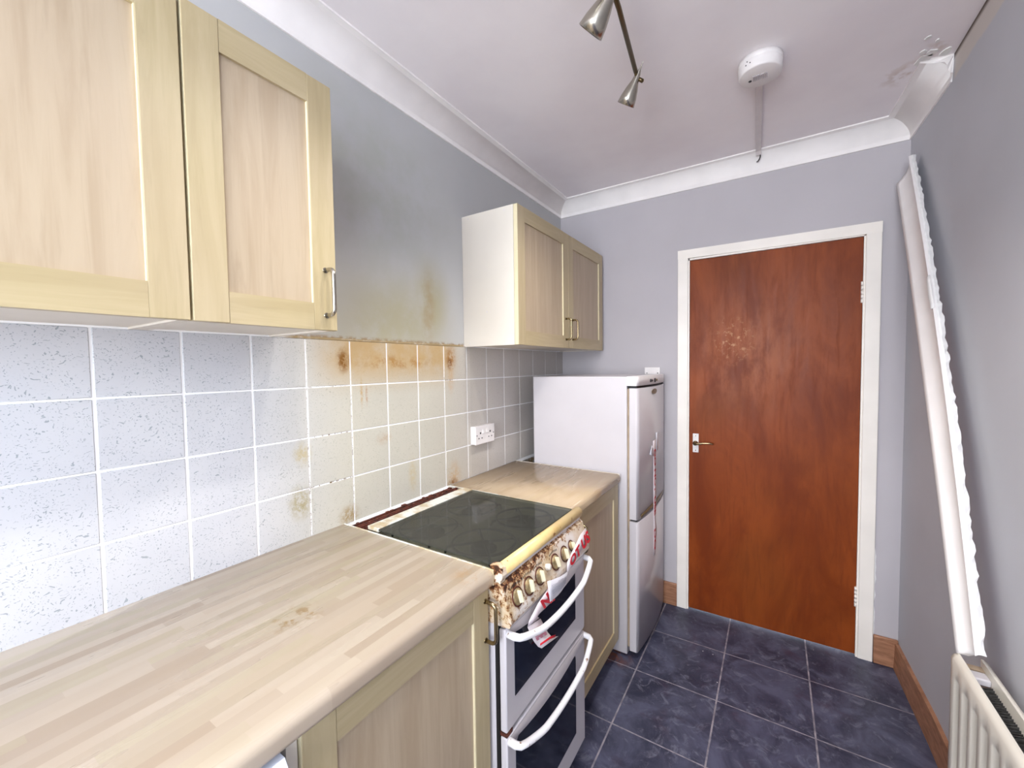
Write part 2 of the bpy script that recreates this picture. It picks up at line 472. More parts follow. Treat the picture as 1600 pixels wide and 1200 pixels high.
M_lid = glassy('smoked_glass', (0.62, 0.63, 0.57, 1), srgb(84, 84, 79), 0.42, 0.06)
M_oven = plain('oven_door_glass', srgb(10, 20, 36), 0.06, var=0.1, vs=3)
M_pane = glassy('window_glass', (0.95, 0.97, 0.97, 1), (0.8, 0.85, 0.85, 1), 0.06, 0.02)


# ------------------------------------------------------------------ mesh helpers
class B:
    """bmesh in world coordinates; linked with its root's location taken off"""
    def __init__(s):
        s.b = bmesh.new()

    def box(s, x0, x1, y0, y1, z0, z1, mi=0, bev=0.0, seg=2):
        vs = [s.b.verts.new((x, y, z)) for x in (x0, x1) for y in (y0, y1) for z in (z0, z1)]
        idx = ((0, 1, 3, 2), (4, 6, 7, 5), (0, 4, 5, 1), (2, 3, 7, 6), (0, 2, 6, 4), (1, 5, 7, 3))
        fs = [s.b.faces.new([vs[i] for i in f]) for f in idx]
        for f in fs:
            f.material_index = mi
        if bev > 0:
            ed = list({e for f in fs for e in f.edges})
            r = bmesh.ops.bevel(s.b, geom=ed, offset=bev, segments=seg, profile=0.5, affect='EDGES')
            for f in r['faces']:
                f.material_index = mi; f.smooth = True
        return s

    def prism(s, pts, axis, a, b_, mi=0, smooth=False, bev=0):
        """extrude a 2D polygon (list of pairs) along axis from a to b_"""
        def mk(p, t):
            if axis == 'y': return (p[0], t, p[1])
            if axis == 'x': return (t, p[0], p[1])
            return (p[0], p[1], t)
        v0 = [s.b.verts.new(mk(p, a)) for p in pts]
        v1 = [s.b.verts.new(mk(p, b_)) for p in pts]
        n = len(pts)
        fs = [s.b.faces.new(v0), s.b.faces.new(v1[::-1])]
        for i in range(n):
            f = s.b.faces.new((v0[i], v1[i], v1[(i + 1) % n], v0[(i + 1) % n]))
            f.smooth = smooth
            fs.append(f)
        for f in fs: f.material_index = mi
        return s

    def tube(s, pts, r, seg=12, mi=0, cap=True):
        pts = [Vector(p) for p in pts]
        rs = r if isinstance(r, (list, tuple)) else [r] * len(pts)
        rings = []
        prev = None
        for i, p in enumerate(pts):
            d = (pts[min(i + 1, len(pts) - 1)] - pts[max(i - 1, 0)]).normalized()
            if prev is None:
                a = Vector((0, 0, 1)) if abs(d.z) < 0.9 else Vector((1, 0, 0))
                u = d.cross(a).normalized()
            else:
                u = (prev - d * prev.dot(d)).normalized()
            prev = u
            v = d.cross(u)
            rings.append([s.b.verts.new(p + (u * math.cos(t) + v * math.sin(t)) * rs[i]) for t in [2 * PI * k / seg for k in range(seg)]])
        for a, b_ in zip(rings, rings[1:]):
            for k in range(seg):
                f = s.b.faces.new((a[k], a[(k + 1) % seg], b_[(k + 1) % seg], b_[k])); f.smooth = True; f.material_index = mi
        if cap:
            f = s.b.faces.new(rings[0][::-1]); f.material_index = mi
            f = s.b.faces.new(rings[-1]); f.material_index = mi
        return s

    def cyl(s, p0, p1, r, seg=24, mi=0):
        return s.tube([p0, p1], r, seg, mi)

    def lathe(s, c, axis, prof, seg=32, mi=0):
        """prof: list of (radius, distance along axis)"""
        c = Vector(c); ax = Vector(axis).normalized()
        a = Vector((0, 0, 1)) if abs(ax.z) < 0.9 else Vector((1, 0, 0))
        u = ax.cross(a).normalized(); v = ax.cross(u)
        rings = []
        for r, h in prof:
            if r < 1e-6:
                rings.append([s.b.verts.new(c + ax * h)])
            else:
                rings.append([s.b.verts.new(c + ax * h + (u * math.cos(2 * PI * k / seg) + v * math.sin(2 * PI * k / seg)) * r) for k in range(seg)])
        for a_, b_ in zip(rings, rings[1:]):
            for k in range(seg):
                k2 = (k + 1) % seg
                if len(a_) == 1 and len(b_) == 1: continue
                if len(a_) == 1: q = (a_[0], b_[k2], b_[k])
                elif len(b_) == 1: q = (a_[k], a_[k2], b_[0])
                else: q = (a_[k], a_[k2], b_[k2], b_[k])
                f = s.b.faces.new(q); f.smooth = True; f.material_index = mi
        return s

    def grid(s, rows, mi=0, smooth=True, thick=0.0):
        """rows: list of lists of points -> surface (closed slab if thick)"""
        vs = [[s.b.verts.new(p) for p in r] for r in rows]
        fs = []
        for a, b_ in zip(vs, vs[1:]):
            for k in range(len(a) - 1):
                f = s.b.faces.new((a[k], a[k + 1], b_[k + 1], b_[k])); f.smooth = smooth; f.material_index = mi; fs.append(f)
        if thick:
            bmesh.ops.recalc_face_normals(s.b, faces=fs)
            bmesh.ops.solidify(s.b, geom=fs, thickness=thick)
        return s


def root_loc(p):
    while p.parent: p = p.parent
    return Vector(p.get('_loc', (0, 0, 0)))


def link(name, bb, mats, parent=None, loc=None, flat=False, recalc=True):
    bm = bb.b
    if recalc:
        bmesh.ops.recalc_face_normals(bm, faces=bm.faces)
    L = root_loc(parent) if parent else Vector(loc or (0, 0, 0))
    bmesh.ops.translate(bm, verts=bm.verts, vec=-L)
    me = bpy.data.meshes.new(name)
    bm.to_mesh(me); bm.free()
    for m_ in (mats if isinstance(mats, (list, tuple)) else [mats]):
        me.materials.append(m_)
    ob = bpy.data.objects.new(name, me)
    COL.objects.link(ob)
    if parent: ob.parent = parent
    else:
        ob.location = L; ob['_loc'] = tuple(L)
    return ob


def thing(name, label, cat, loc, group=None):
    o_ = bpy.data.objects.new(name, None); COL.objects.link(o_)
    o_.empty_display_size = 0.05
    o_.location = loc; o_['_loc'] = tuple(loc)
    o_['label'] = label; o_['category'] = cat
    if group: o_['group'] = group
    return o_


def tag(o_, label, cat, group=None, kind=None):
    o_['label'] = label; o_['category'] = cat
    if group: o_['group'] = group
    if kind: o_['kind'] = kind
    return o_


def struct(o_, label=None, cat=None):
    o_['kind'] = 'structure'
    if label: o_['label'] = label
    if cat: o_['category'] = cat
    return o_


def text_bm(bb, body, place, size=1.0, mi=0, bold=0.0, squash=1.0):
    """adds flat text; place(u, v) maps text coords (u along 0..W, v up 0..size) to a world point"""
    cu = bpy.data.curves.new('txt', 'FONT'); cu.body = body; cu.size = size; cu.offset = bold; cu.resolution_u = 3
    to = bpy.data.objects.new('txt', cu); COL.objects.link(to)
    bpy.context.view_layer.update()
    dg = bpy.context.evaluated_depsgraph_get()
    me = bpy.data.meshes.new_from_object(to.evaluated_get(dg))
    xs = [v.co.x for v in me.vertices]; ys = [v.co.y for v in me.vertices]
    x0, x1, y0, y1 = min(xs), max(xs), min(ys), max(ys)
    vs = [bb.b.verts.new(place((v.co.x - x0) / (x1 - x0), (v.co.y - y0) / (y1 - y0))) for v in me.vertices]
    for p in me.polygons:
        try:
            f = bb.b.faces.new([vs[i] for i in p.vertices]); f.material_index = mi
        except ValueError:
            pass
    bpy.data.objects.remove(to); bpy.data.curves.remove(cu); bpy.data.meshes.remove(me)


# ================================================================== SETTING
W2 = 1.95
# floor
b = B().box(-0.15, W2, YB - 0.15, D + 0.15, -0.08, 0.0)
struct(link('floor', b, M_floor), 'dark slate vinyl floor laid in large squares with pale joints', 'floor')
# ceiling
b = B().box(-0.15, W2, YB - 0.15, D + 0.15, ZC, ZC + 0.08)
struct(link('ceiling', b, M_ceil), 'off white plaster ceiling above the coving', 'ceiling')
# left wall
b = B().box(-0.15, 0.0, YB - 0.15, D + 0.15, 0.0, ZC)
struct(link('wall_left', b, M_wall_l), 'grease stained grey painted wall behind the wall cupboards', 'wall')
# right wall, a little bowed
ys = [YB - 0.15, YB, 1.2, 1.5, 1.75, 2.0, D, D + 0.15]
SW0, SW1, SZ0, SZ1 = -2.20, -0.90, 0.95, 2.25
b = B().prism([(wx(y), y) for y in ys if y > SW1] + [(W2, D + 0.15), (W2, SW1), (1.672, SW1)], 'z', 0.0, ZC)
b.box(1.672, W2, YB - 0.15, SW0, 0, ZC).box(1.672, W2, SW0, SW1, 0, SZ0).box(1.672, W2, SW0, SW1, SZ1, ZC)
struct(link('wall_right', b, M_wall_r), 'plain grey painted wall on the radiator side', 'wall')
# end wall with door opening
DX0, DX1, DZ1 = 0.764, 1.512, 1.952
b = B()
b.box(0, DX0, D, D + 0.10, 0, ZC).box(DX1, wx(D), D, D + 0.10, 0, ZC).box(DX0, DX1, D, D + 0.10, DZ1, ZC)
struct(link('wall_back', b, M_wall), 'lilac grey end wall around the brown door', 'wall')
# wall behind the camera, with the window
WX0, WX1, WZ0, WZ1 = 0.36, 1.54, 0.93, 2.27
b = B()
b.box(0, WX0, YB - 0.12, YB, 0, ZC).box(WX1, wx(YB), YB - 0.12, YB, 0, ZC).box(WX0, WX1, YB - 0.12, YB, 0, WZ0).box(WX0, WX1, YB - 0.12, YB, WZ1, ZC)
struct(link('wall_front', b, M_wall), 'grey wall with the window, behind the viewer', 'wall')
wf = B()
for a in ((WX0, WX0 + .05, WZ0, WZ1), (WX1 - .05, WX1, WZ0, WZ1), (WX0, WX1, WZ0, WZ0 + .05), (WX0, WX1, WZ1 - .05, WZ1), (.93, .97, WZ0, WZ1)):
    wf.box(a[0], a[1], YB - 0.09, YB - 0.04, a[2], a[3])
wf = struct(link('window_1', wf, M_gloss), 'white framed window behind the viewer', 'window')
link('pane', B().box(WX0 + .04, WX1 - .04, YB - 0.068, YB - 0.062, WZ0 + .04, WZ1 - .04), M_pane, wf)

wf = B()  # unseen side window, added to even out the light
for a in ((SW0, SW0 + .05, SZ0, SZ1), (SW1 - .05, SW1, SZ0, SZ1), (SW0 + .05, SW1 - .05, SZ0, SZ0 + .05), (SW0 + .05, SW1 - .05, SZ1 - .05, SZ1), (-1.57, -1.53, SZ0 + .05, SZ1 - .05)):
    wf.box(1.72, 1.77, a[0], a[1], a[2], a[3])
wf = struct(link('added_side_window', wf, M_gloss), 'added white framed side window, unseen behind the viewer', 'window')
link('pane', B().box(1.742, 1.748, SW0 + .04, SW1 - .04, SZ0 + .04, SZ1 - .04), M_pane, wf)

# door frame, door leaf ------------------------------------------------
b = B()
for (x0, x1, z0, z1) in ((0.714, DX0 + .003, 0, 2.0), (DX1 - .003, 1.563, 0, 1.996)):
    b.box(x0, x1, D - 0.014, D + 0.0, z0, z1, bev=0.003)
b.prism([(0.714, 1.955), (1.563, 1.948), (1.563, 1.996), (0.714, 2.001)], 'y', D - 0.0145, D, )
for (x0, x1, z0, z1) in ((DX0 - .001, DX0 + .010, 0, DZ1), (DX1 - .010, DX1 + .001, 0, DZ1), (DX0, DX1, DZ1 - .008, DZ1 + .001)):
    b.box(x0, x1, D - 0.006, D + 0.09, z0, z1)
struct(link('trim_1', b, M_gloss), 'cream gloss painted door frame', 'door frame')
dr_ = B().box(DX0 + .011, DX1 - .0105, D + 0.0015, D + 0.0415, 0.008, 1.9425, bev=0.002)
door = struct(link('door_1', dr_, M_door), 'flush brown varnished plywood door', 'door')
hb = B()
hb.box(0.793, 0.823, D - 0.002, D + 0.004, 0.893, 0.997, bev=0.002)
for zz in (0.905, 0.985):
    hb.cyl((0.808, D - 0.0035, zz), (0.808, D - 0.001, zz), 0.0028, 10, 1)
link('handle_plate', hb, [M_plastic, M_steel_old], door)
hl = B()
hl.lathe((0.808, D - 0.002, 0.945), (0, -1, 0), [(0.013, 0), (0.013, 0.010), (0.008, 0.014), (0.008, 0.035), (0, 0.036)], 20)
hl.tube([(0.808, D - 0.035, 0.945), (0.825, D - 0.038, 0.947), (0.850, D - 0.037, 0.952), (0.880, D - 0.036, 0.954), (0.900, D - 0.032, 0.951)], [0.006, 0.0062, 0.0055, 0.005, 0.0045], 12)
link('door_handle', hl, M_steel_old, door)
for (z0, z1) in ((1.645, 1.742), (0.238, 0.332)):
    hh = B()
    n = 5
    for k in range(n):
        a = z0 + (z1 - z0) * k / n
        hh.cyl((1.500, D - 0.003, a + .001), (1.500, D - 0.003, a + (z1 - z0) / n - .001), 0.0055, 12)
    hh.box(1.500, 1.511, D - 0.0015, D + 0.004, z0, z1)
    link('hinge', hh, M_gloss, door)
# chipped plaster beside the frame
b = B()
rr = random.Random(3)
pts = [(1.563, 0.13)]
zz = 0.13
for k in range(16):
    pts.append((1.565 + rr.random() * 0.006, zz)); zz += 0.026
pts.append((1.563, zz))
b.prism(pts, 'y', D - 0.004, D)
struct(link('trim_2', b, M_plaster), 'chipped filler beside the door frame', 'trim')

# skirting ------------------------------------------------------------
b = B().box(0.585, 0.714, D - 0.016, D, 0, 0.128, bev=0.004)
struct(link('baseboard_back_left', b, M_skirt), 'bare pine skirting left of the door frame', 'skirting')
b = B().box(1.565, wx(D) - 0.001, D - 0.016, D, 0, 0.130, bev=0.004)
struct(link('baseboard_back_right', b, M_skirt), 'short bare pine skirting right of the door frame', 'skirting')
ysk = [YB, 0.0, 1.2, 1.5, 1.75, 2.0, D - 0.016]
b = B()
for (ya, yb) in zip(ysk, ysk[1:]):
    q = [(wx(ya) - 0.017, ya), (wx(ya) + 0.002, ya), (wx(yb) + 0.002, yb), (wx(yb) - 0.017, yb)]
    v0 = [b.b.verts.new((p[0], p[1], 0)) for p in q]
    top = []
    for i, p in enumerate(q):
        inner = i in (0, 3)
        top.append(b.b.verts.new((p[0] + (0.004 if inner else 0), p[1], 0.118)))
    b.b.faces.new(v0); b.b.faces.new(top[::-1])
    for i in range(4):
        b.b.faces.new((v0[i], v0[(i + 1) % 4], top[(i + 1) % 4], top[i]))
bmesh.ops.remove_doubles(b.b, verts=b.b.verts, dist=0.0005)
struct(link('baseboard_right', b, M_skirt), 'bare pine skirting running under the radiator wall', 'skirting')


# coving ----------------------------------------------------------------
def cove_profile(n=10):
    """(distance from wall, height below ceiling) face of the coving, ceiling edge first"""
    px, pz = 0.088, 0.086
    pts = [(px, 0.0), (px, 0.006), (px - 0.005, 0.006)]
    for k in range(1, n):
        t = k / n * PI / 2
        pts.append(((px - 0.007) * (1 - math.sin(t)) + 0.004 * math.sin(t) + 0.0, 0.008 + (pz - 0.016) * (1 - math.cos(t))))
    pts += [(0.006, pz - 0.006), (0.006, pz), (0.0, pz)]
    return pts


cp = cove_profile()


def sweep(path_fn, stations):
    """stations: list of functions profile->point"""
    b_ = B()
    rows = []
    for st in stations:
        rows.append([b_.b.verts.new(st(d, h)) for (d, h) in cp] + [b_.b.verts.new(st(0, 0))])
    n = len(rows[0])
    for a, c_ in zip(rows, rows[1:]):
        for k in range(n):
            f = b_.b.faces.new((a[k], a[(k + 1) % n], c_[(k + 1) % n], c_[k]))
            f.smooth = 3 <= k < len(cp) - 4
    b_.b.faces.new(rows[0][::-1]); b_.b.faces.new(rows[-1])
    return b_


cl = sweep(None, [lambda d, h: (d, YB, ZC - h), lambda d, h: (d, D - d, ZC - h)])
struct(link('trim_3', cl, M_coving), 'cream coving along the left wall', 'coving')
cl = sweep(None, [lambda d, h: (d, D - d, ZC - h), lambda d, h: (wx(D) - d, D - d, ZC - h)])
struct(link('trim_4', cl, M_coving), 'cream coving above the door wall', 'coving')
YBRK = 1.765
cl = sweep(None, [lambda d, h: (wx(D) - d, D - d, ZC - h), lambda d, h: (wx(1.9) - d, 1.9, ZC - h), lambda d, h: (wx(YBRK) - d, YBRK + 0.012 * math.sin(h * 160) - d * 0.25, ZC - h)])
struct(link('trim_5', cl, M_coving), 'short broken length of coving left on the right wall', 'coving')
# ragged plaster scab where the coving has come away from the ceiling
b = B()
rr = random.Random(11)
for (cx_, cy_, r_) in ((1.585, 1.745, 0.020), (1.575, 1.70, 0.010), (1.60, 1.715, 0.012), (1.57, 1.62, 0.007), (1.64, 1.735, 0.014), (1.60, 1.655, 0.006)):
    ring = [(cx_ + r_ * (0.7 + 0.6 * rr.random()) * math.cos(2 * PI * k / 9), cy_ + r_ * 1.5 * (0.7 + 0.6 * rr.random()) * math.sin(2 * PI * k / 9)) for k in range(9)]
    b.prism(ring, 'z', ZC - 0.003, ZC)
struct(link('trim_6', b, M_plaster), 'torn plaster scabs on the ceiling by the broken coving', 'plaster')

# tiled splashback --------------------------------------------------------
b = B()
b.box(0, 0.0045, YB, D, 0.86, TZ - 0.004)
struct(link('trim_7', b, M_grout), 'white grout bed of the tiled splashback', 'grout')
b = B()
k0 = int(math.floor(YB / TILE)) - 1
for k in range(k0, 15):
    y0 = max(TILE * k + 0.0024, YB); y1 = min(TILE * (k + 1) - 0.0024, D - 0.001)
    if y1 - y0 < 0.01: continue
    for j in range(4):
        z1 = TZ - TILE * j - (0.002 if j else 0.006); z0 = max(TZ - TILE * (j + 1) + 0.002, 0.865)
        b.box(0.002, 0.0062, y0, y1, z0, z1, bev=0.0012, seg=1)
struct(link('trim_8', b, M_tile), 'speckled white square wall tiles, brown with grease near the cooker', 'tiles')
b = B().box(0, 0.0075, YB, D, TZ - 0.006, TZ + 0.001, bev=0.0015)
struct(link('trim_9', b, M_grout), 'white edging strip along the top of the tiles', 'tile trim')


# ================================================================== CUPBOARDS
def handle(parent, x, y, z0, z1, mat, out=0.032, r=0.0048, lean=0.0):
    c = B()
    pts = [(x - 0.002, y, z0), (x + out * 0.55, y, z0)]
    for k in range(1, 5):
        t = k / 5 * PI / 2
        pts.append((x + out * 0.55 + out * 0.45 * math.sin(t), y, z0 + 0.014 * (1 - math.cos(t))))
    mid = pts[-1]
    pts += [(x + out, y, z0 + 0.014), (x + out, y, z1 - 0.014)]
    for k in range(1, 5):
        t = k / 5 * PI / 2
        pts.append((x + out * 0.55 + out * 0.45 * math.cos(t), y, z1 - 0.014 * (1 - math.sin(t))))
    pts += [(x + out * 0.55, y, z1), (x - 0.002, y, z1)]
    c.tube(pts, r, 12)
    for z in (z0, z1):
        c.cyl((x - 0.001, y, z), (x + 0.002, y, z), r * 1.35, 14)
    return link('handle', c, mat, parent)


def shaker_door(parent, x, y0, y1, z0, z1, th=0.019, st=0.058, rl=0.060):
    """x is the front face"""
    c = B()
    c.box(x - th, x, y0, y0 + st, z0, z1, 0, 0.0012, 1).box(x - th, x, y1 - st, y1, z0, z1, 0, 0.0012, 1)
    c.box(x - th, x - 0.0004, y0 + st, y1 - st, z0, z0 + rl, 1).box(x - th, x - 0.0004, y0 + st, y1 - st, z1 - rl, z1, 1)
    # paler strips paint a highlight on the stile edges facing the camera
    c.box(x - th, x - 0.001, y0 - 0.0006, y0 + 0.0001, z0 + 0.001, z1 - 0.001, 2)
    c.box(x - 0.010, x - 0.0008, y1 - st - 0.0012, y1 - st + 0.0001, z0 + 0.0, z1 - 0.0, 2)
    d_ = link('door', c, [M_maple_z, M_maple_y, M_maple_e], parent)
    p = B().box(x - 0.014, x - 0.0065, y0 + st - 0.001, y1 - st + 0.001, z0 + rl - 0.001, z1 - rl + 0.001)
    link('panel', p, M_maple_p, d_)
    return d_


def wall_unit(name, label, y0, y1, z0, z1, depth, doors, screws=False):
    t_ = thing(name, label, 'wall cupboard', (depth / 2, (y0 + y1) / 2, z0), 'maple fronted wall cupboards')
    c = B()
    g = 0.016
    c.box(0.001, depth, y0, y0 + g, z0, z1).box(0.001, depth, y1 - g, y1, z0, z1)
    c.box(0.001, depth, y0 + g, y1 - g, z0 + 0.004, z0 + 0.004 + g).box(0.001, depth, y0 + g, y1 - g, z1 - g, z1)
    c.box(0.001, 0.006, y0 + g, y1 - g, z0 + 0.02, z1 - g)
    c.box(0.006, depth - 0.03, y0 + g, y1 - g, (z0 + z1) / 2, (z0 + z1) / 2 + g)
    ca = link('carcass', c, M_carcass, t_)
    if screws:
        for (x, z) in ((0.035, z0 + 0.014), (0.155, z0 + 0.010), (0.225, z0 + 0.012), (0.035, z1 - 0.014), (0.225, z1 - 0.014), (0.13, z0 + 0.145)):
            link('screw_cap', B().cyl((x, y0 - 0.0012, z), (x, y0 + 0.001, z), 0.0032 if z > z0 + 0.011 else 0.002, 10), M_trunk, ca)
    return t_


XF = 0.288
u = wall_unit('wall_cupboard', 'large maple wall cupboard cut off at the left of the photo', -0.532, 0.0735, 1.469, 2.035, 0.268, 1)
shaker_door(u, XF, -0.530, 0.0715, 1.469, 2.035)
u = wall_unit('wall_cupboard', 'narrow maple wall cupboard with one bow handle over the left worktop', 0.0745, 0.364, 1.469, 2.035, 0.268, 1)
d1 = shaker_door(u, XF, 0.0765, 0.364, 1.469, 2.033)
handle(d1, XF, 0.336, 1.503, 1.607, M_steel)
u = wall_unit('wall_cupboard', 'two door maple wall cupboard with white side, above the fridge freezer', 1.19, 2.163, 1.469, 2.038, 0.268, 2, True)
d1 = shaker_door(u, XF, 1.191, 1.675, 1.469, 2.038)
handle(d1, XF, 1.641, 1.511, 1.614, M_steel_old, out=0.030)
d2 = shaker_door(u, XF, 1.678, 2.163, 1.469, 2.038)
handle(d2, XF, 1.722, 1.514, 1.614, M_steel_old, out=0.030)


# base units ---------------------------------------------------------------
def base_unit(label, y0, y1, xf, ztop, zb, hy, hz0, hz1):
    t_ = thing('base_cupboard', label, 'base cupboard', (0.3, (y0 + y1) / 2, 0), 'maple fronted base cupboards')
    c = B()
    g = 0.016
    xb = xf - 0.021
    c.box(0.03, xb, y0, y0 + g, zb, ztop).box(0.03, xb, y1 - g, y1, zb, ztop)
    c.box(0.03, xb, y0 + g, y1 - g, zb, zb + g).box(0.03, 0.036, y0 + g, y1 - g, zb + g, ztop)
    c.box(xb - 0.08, xb, y0 + g, y1 - g, ztop - g, ztop)
    c.box(0.036, xb - 0.05, y0 + g, y1 - g, 0.48, 0.48 + g)
    link('carcass', c, M_carcass, t_)
    p = B().box(xf - 0.065, xf - 0.050, y0, y1, 0.0, zb - 0.002)
    link('plinth', p, M_ply, t_)
    for yy in (y0 + 0.06, y1 - 0.06):
        link('leg', B().cyl((0.12, yy, 0), (0.12, yy, zb), 0.02, 14), M_darkplastic, t_)
    d_ = shaker_door(t_, xf, y0 + 0.001, y1 - 0.001, zb + 0.004, ztop - 0.003)
    handle(d_, xf, hy, hz0, hz1, M_steel_old)
    return t_


base_unit('maple base cupboard left of the cooker under the long worktop', 0.080, 0.556, 0.580, 0.840, 0.100, 0.541, 0.710, 0.808)
base_unit('narrow maple base cupboard between the cooker and the fridge freezer', 1.068, 1.598, 0.566, 0.836, 0.090, 1.142, 0.694, 0.792)


def worktop(name, label, y0, y1, xf, zt, th=0.040, end=None):
    t_ = thing(name, label, 'worktop', (0.3, (y0 + y1) / 2, zt - th), 'butcher block laminate worktops')
    pts = [(0.0065, zt - th), (0.0065, zt)]
    r = 0.016
    n = 7
    for k in range(n + 1):
        t = k / n * PI / 2
        pts.append((xf - r + r * math.sin(t), zt - r + r * math.cos(t)))
    for k in range(n + 1):
        t = k / n * PI / 2
        pts.append((xf - 0.010 + 0.010 * math.cos(t), zt - th + 0.010 - 0.010 * math.sin(t)))
    c = B().prism(pts, 'y', y0, y1, smooth=False)
    for f in c.b.faces:
        if len(f.verts) == 4: f.smooth = True
    link('board', c, M_worktop, t_)
    return t_


wt = worktop('worktop', 'long pale butcher block worktop in the foreground, left of the cooker', YB + 0.002, 0.5585, 0.594, 0.880)
link('edging_strip', B().box(0.0065, 0.594, 0.5585, 0.5625, 0.842, 0.8815, bev=0.001), M_strip, wt)
wt2 = worktop('worktop', 'short butcher block worktop between the cooker and the fridge freezer', 1.0665, 1.600, 0.575, 0.876)
link('edging_strip', B().box(0.0065, 0.575, 1.0625, 1.0665, 0.84, 0.8785, bev=0.001), M_strip, wt2)
link('end_strip', B().box(0.0065, 0.572, 1.600, 1.604, 0.838, 0.877, bev=0.001), M_carcass, wt2)

# ================================================================== WASHING MACHINE (peeks out under the worktop)
t = thing('washing_machine', 'blue white washing machine under the worktop at the bottom edge', 'washing machine', (0.32, -0.24, 0))
b = B().box(0.05, 0.575, -0.535, 0.052, 0.02, 0.832, bev=0.006)
link('body', b, M_blue, t)
b = B()
pts = [(0.575, 0.70), (0.575, 0.832), (0.592, 0.832), (0.604, 0.815), (0.608, 0.76), (0.602, 0.70)]
b.prism(pts, 'y', -0.533, 0.050)
cpn = link('control_panel', b, M_blue, t)
b = B().lathe((0.606, -0.16, 0.765), (1, 0, 0), [(0.028, -0.004), (0.028, 0.012), (0.022, 0.02), (0, 0.02)])
link('dial', b, M_plastic, cpn)
b = B()
pr = [(0.603, 0.735), (0.610, 0.738), (0.613, 0.765), (0.609, 0.808), (0.603, 0.810)]
b.prism(pr, 'y', -0.52, -0.30)
link('detergent_drawer', b, M_plastic, cpn)
b = B().tube([(0.6095, 0.044, 0.824), (0.6095, 0.040, 0.80), (0.6095, 0.030, 0.775), (0.6095, -0.02, 0.752), (0.6095, -0.28, 0.742)], 0.0012, 6)
link('panel_seam', b, M_darkplastic, cpn)
b = B().lathe((0.577, -0.24, 0.42), (1, 0, 0), [(0.20, 0), (0.19, 0.022), (0.15, 0.03), (0.14, 0.024), (0.13, 0.006), (0, -0.0)], 48)
dd = link('door', b, M_plastic, t)
b = B().lathe((0.583, -0.24, 0.42), (1, 0, 0), [(0.132, 0.004), (0.10, 0.03), (0, 0.045)], 40)
link('porthole_glass', b, M_oven, dd)
for (x, y) in ((0.1, -0.49), (0.1, 0.01), (0.53, -0.49), (0.53, 0.01)):
    link('foot', B().cyl((x, y, 0), (x, y, 0.025), 0.02, 14), M_darkplastic, t)
# filler post between the machine and the cupboard
b = B().box(0.03, 0.572, 0.062, 0.0785, 0.0, 0.838)
tag(link('end_panel', b, M_carcass, loc=(0.3, 0.07, 0)), 'white upright end panel between washing machine and base cupboard', 'panel')

# ================================================================== COOKER
CY0, CY1 = 0.5635, 1.0615
LC = (0.31, 0.81, 0.0)
t = thing('gas_cooker', 'old white free-standing cooker with glass lid and rusty control panel', 'cooker', LC)
# body
b = B()
b.box(0.03, 0.590, CY0 + 0.002, CY1 - 0.002, 0.03, 0.845, bev=0.003)
b.box(0.590, 0.600, CY0 + 0.004, CY1 - 0.004, 0.03, 0.74, 1)
link('body', b, [M_white, M_black], t)
for (x, y) in ((0.08, CY0 + .04), (0.08, CY1 - .04), (0.55, CY0 + .04), (0.55, CY1 - .04)):
    link('foot', B().cyl((x, y, 0), (x, y, 0.035), 0.018, 14), M_darkplastic, t)
# hob tray with rim
b = B()
b.box(0.095, 0.592, CY0 + .012, CY1 - .012, 0.842, 0.848)
b.box(0.095, 0.592, CY0 + .001, CY0 + .012, 0.842, 0.874).box(0.095, 0.592, CY1 - .012, CY1 - .001, 0.842, 0.874)
hob = link('hob', b, M_hob, t)
for (bx, by, r) in ((0.24, 0.70, 0.040), (0.24, 0.925, 0.030), (0.46, 0.70, 0.030), (0.46, 0.925, 0.045)):
    b = B().lathe((bx, by, 0.848), (0, 0, 1), [(r * 1.3, 0), (r * 1.3, 0.004), (r, 0.006), (r, 0.013), (r * .9, 0.016), (0, 0.016)], 28)
    link('burner', b, M_black, hob)
    b = B()
    for k in range(4):
        a = PI / 4 + k * PI / 2
        dx, dy = math.cos(a), math.sin(a)
        b.tube([(bx + dx * 0.018, by + dy * 0.018, 0.868), (bx + dx * 0.085, by + dy * 0.085, 0.869), (bx + dx * 0.105, by + dy * 0.105, 0.866), (bx + dx * 0.112, by + dy * 0.112, 0.850)], 0.0035, 8)
    ring = [(bx + 0.092 * math.cos(2 * PI * k / 32), by + 0.092 * math.sin(2 * PI * k / 32), 0.869) for k in range(33)]
    b.tube(ring, 0.0035, 8, cap=False)
    link('pan_support', b, M_black, hob)
# vent strip against the wall
b = B()
b.box(0.018, 0.100, CY0 + .004, CY1 - .004, 0.845, 0.868)
for k in range(5):
    x = 0.029 + k * 0.015
    b.box(x - .0035, x + .0035, CY0 + .006, CY1 - .006, 0.868, 0.8745 - 0.001 * (k % 2), bev=0.001, seg=1)
rr = random.Random(5)
for k in range(60):
    x = 0.024 + rr.random() * 0.070; y = CY0 + .01 + rr.random() * 0.475; s = 0.002 + rr.random() * 0.004
    b.box(x - s, x + s, y - s * 1.5, y + s * 1.5, 0.866, 0.874 + s * 0.6)
link('vent_grille', b, M_rust, t)
b = B().box(0.0065, 0.0175, CY0 + .002, CY1 - .002, 0.845, 0.872)
link('rear_trim', b, M_grout, t)
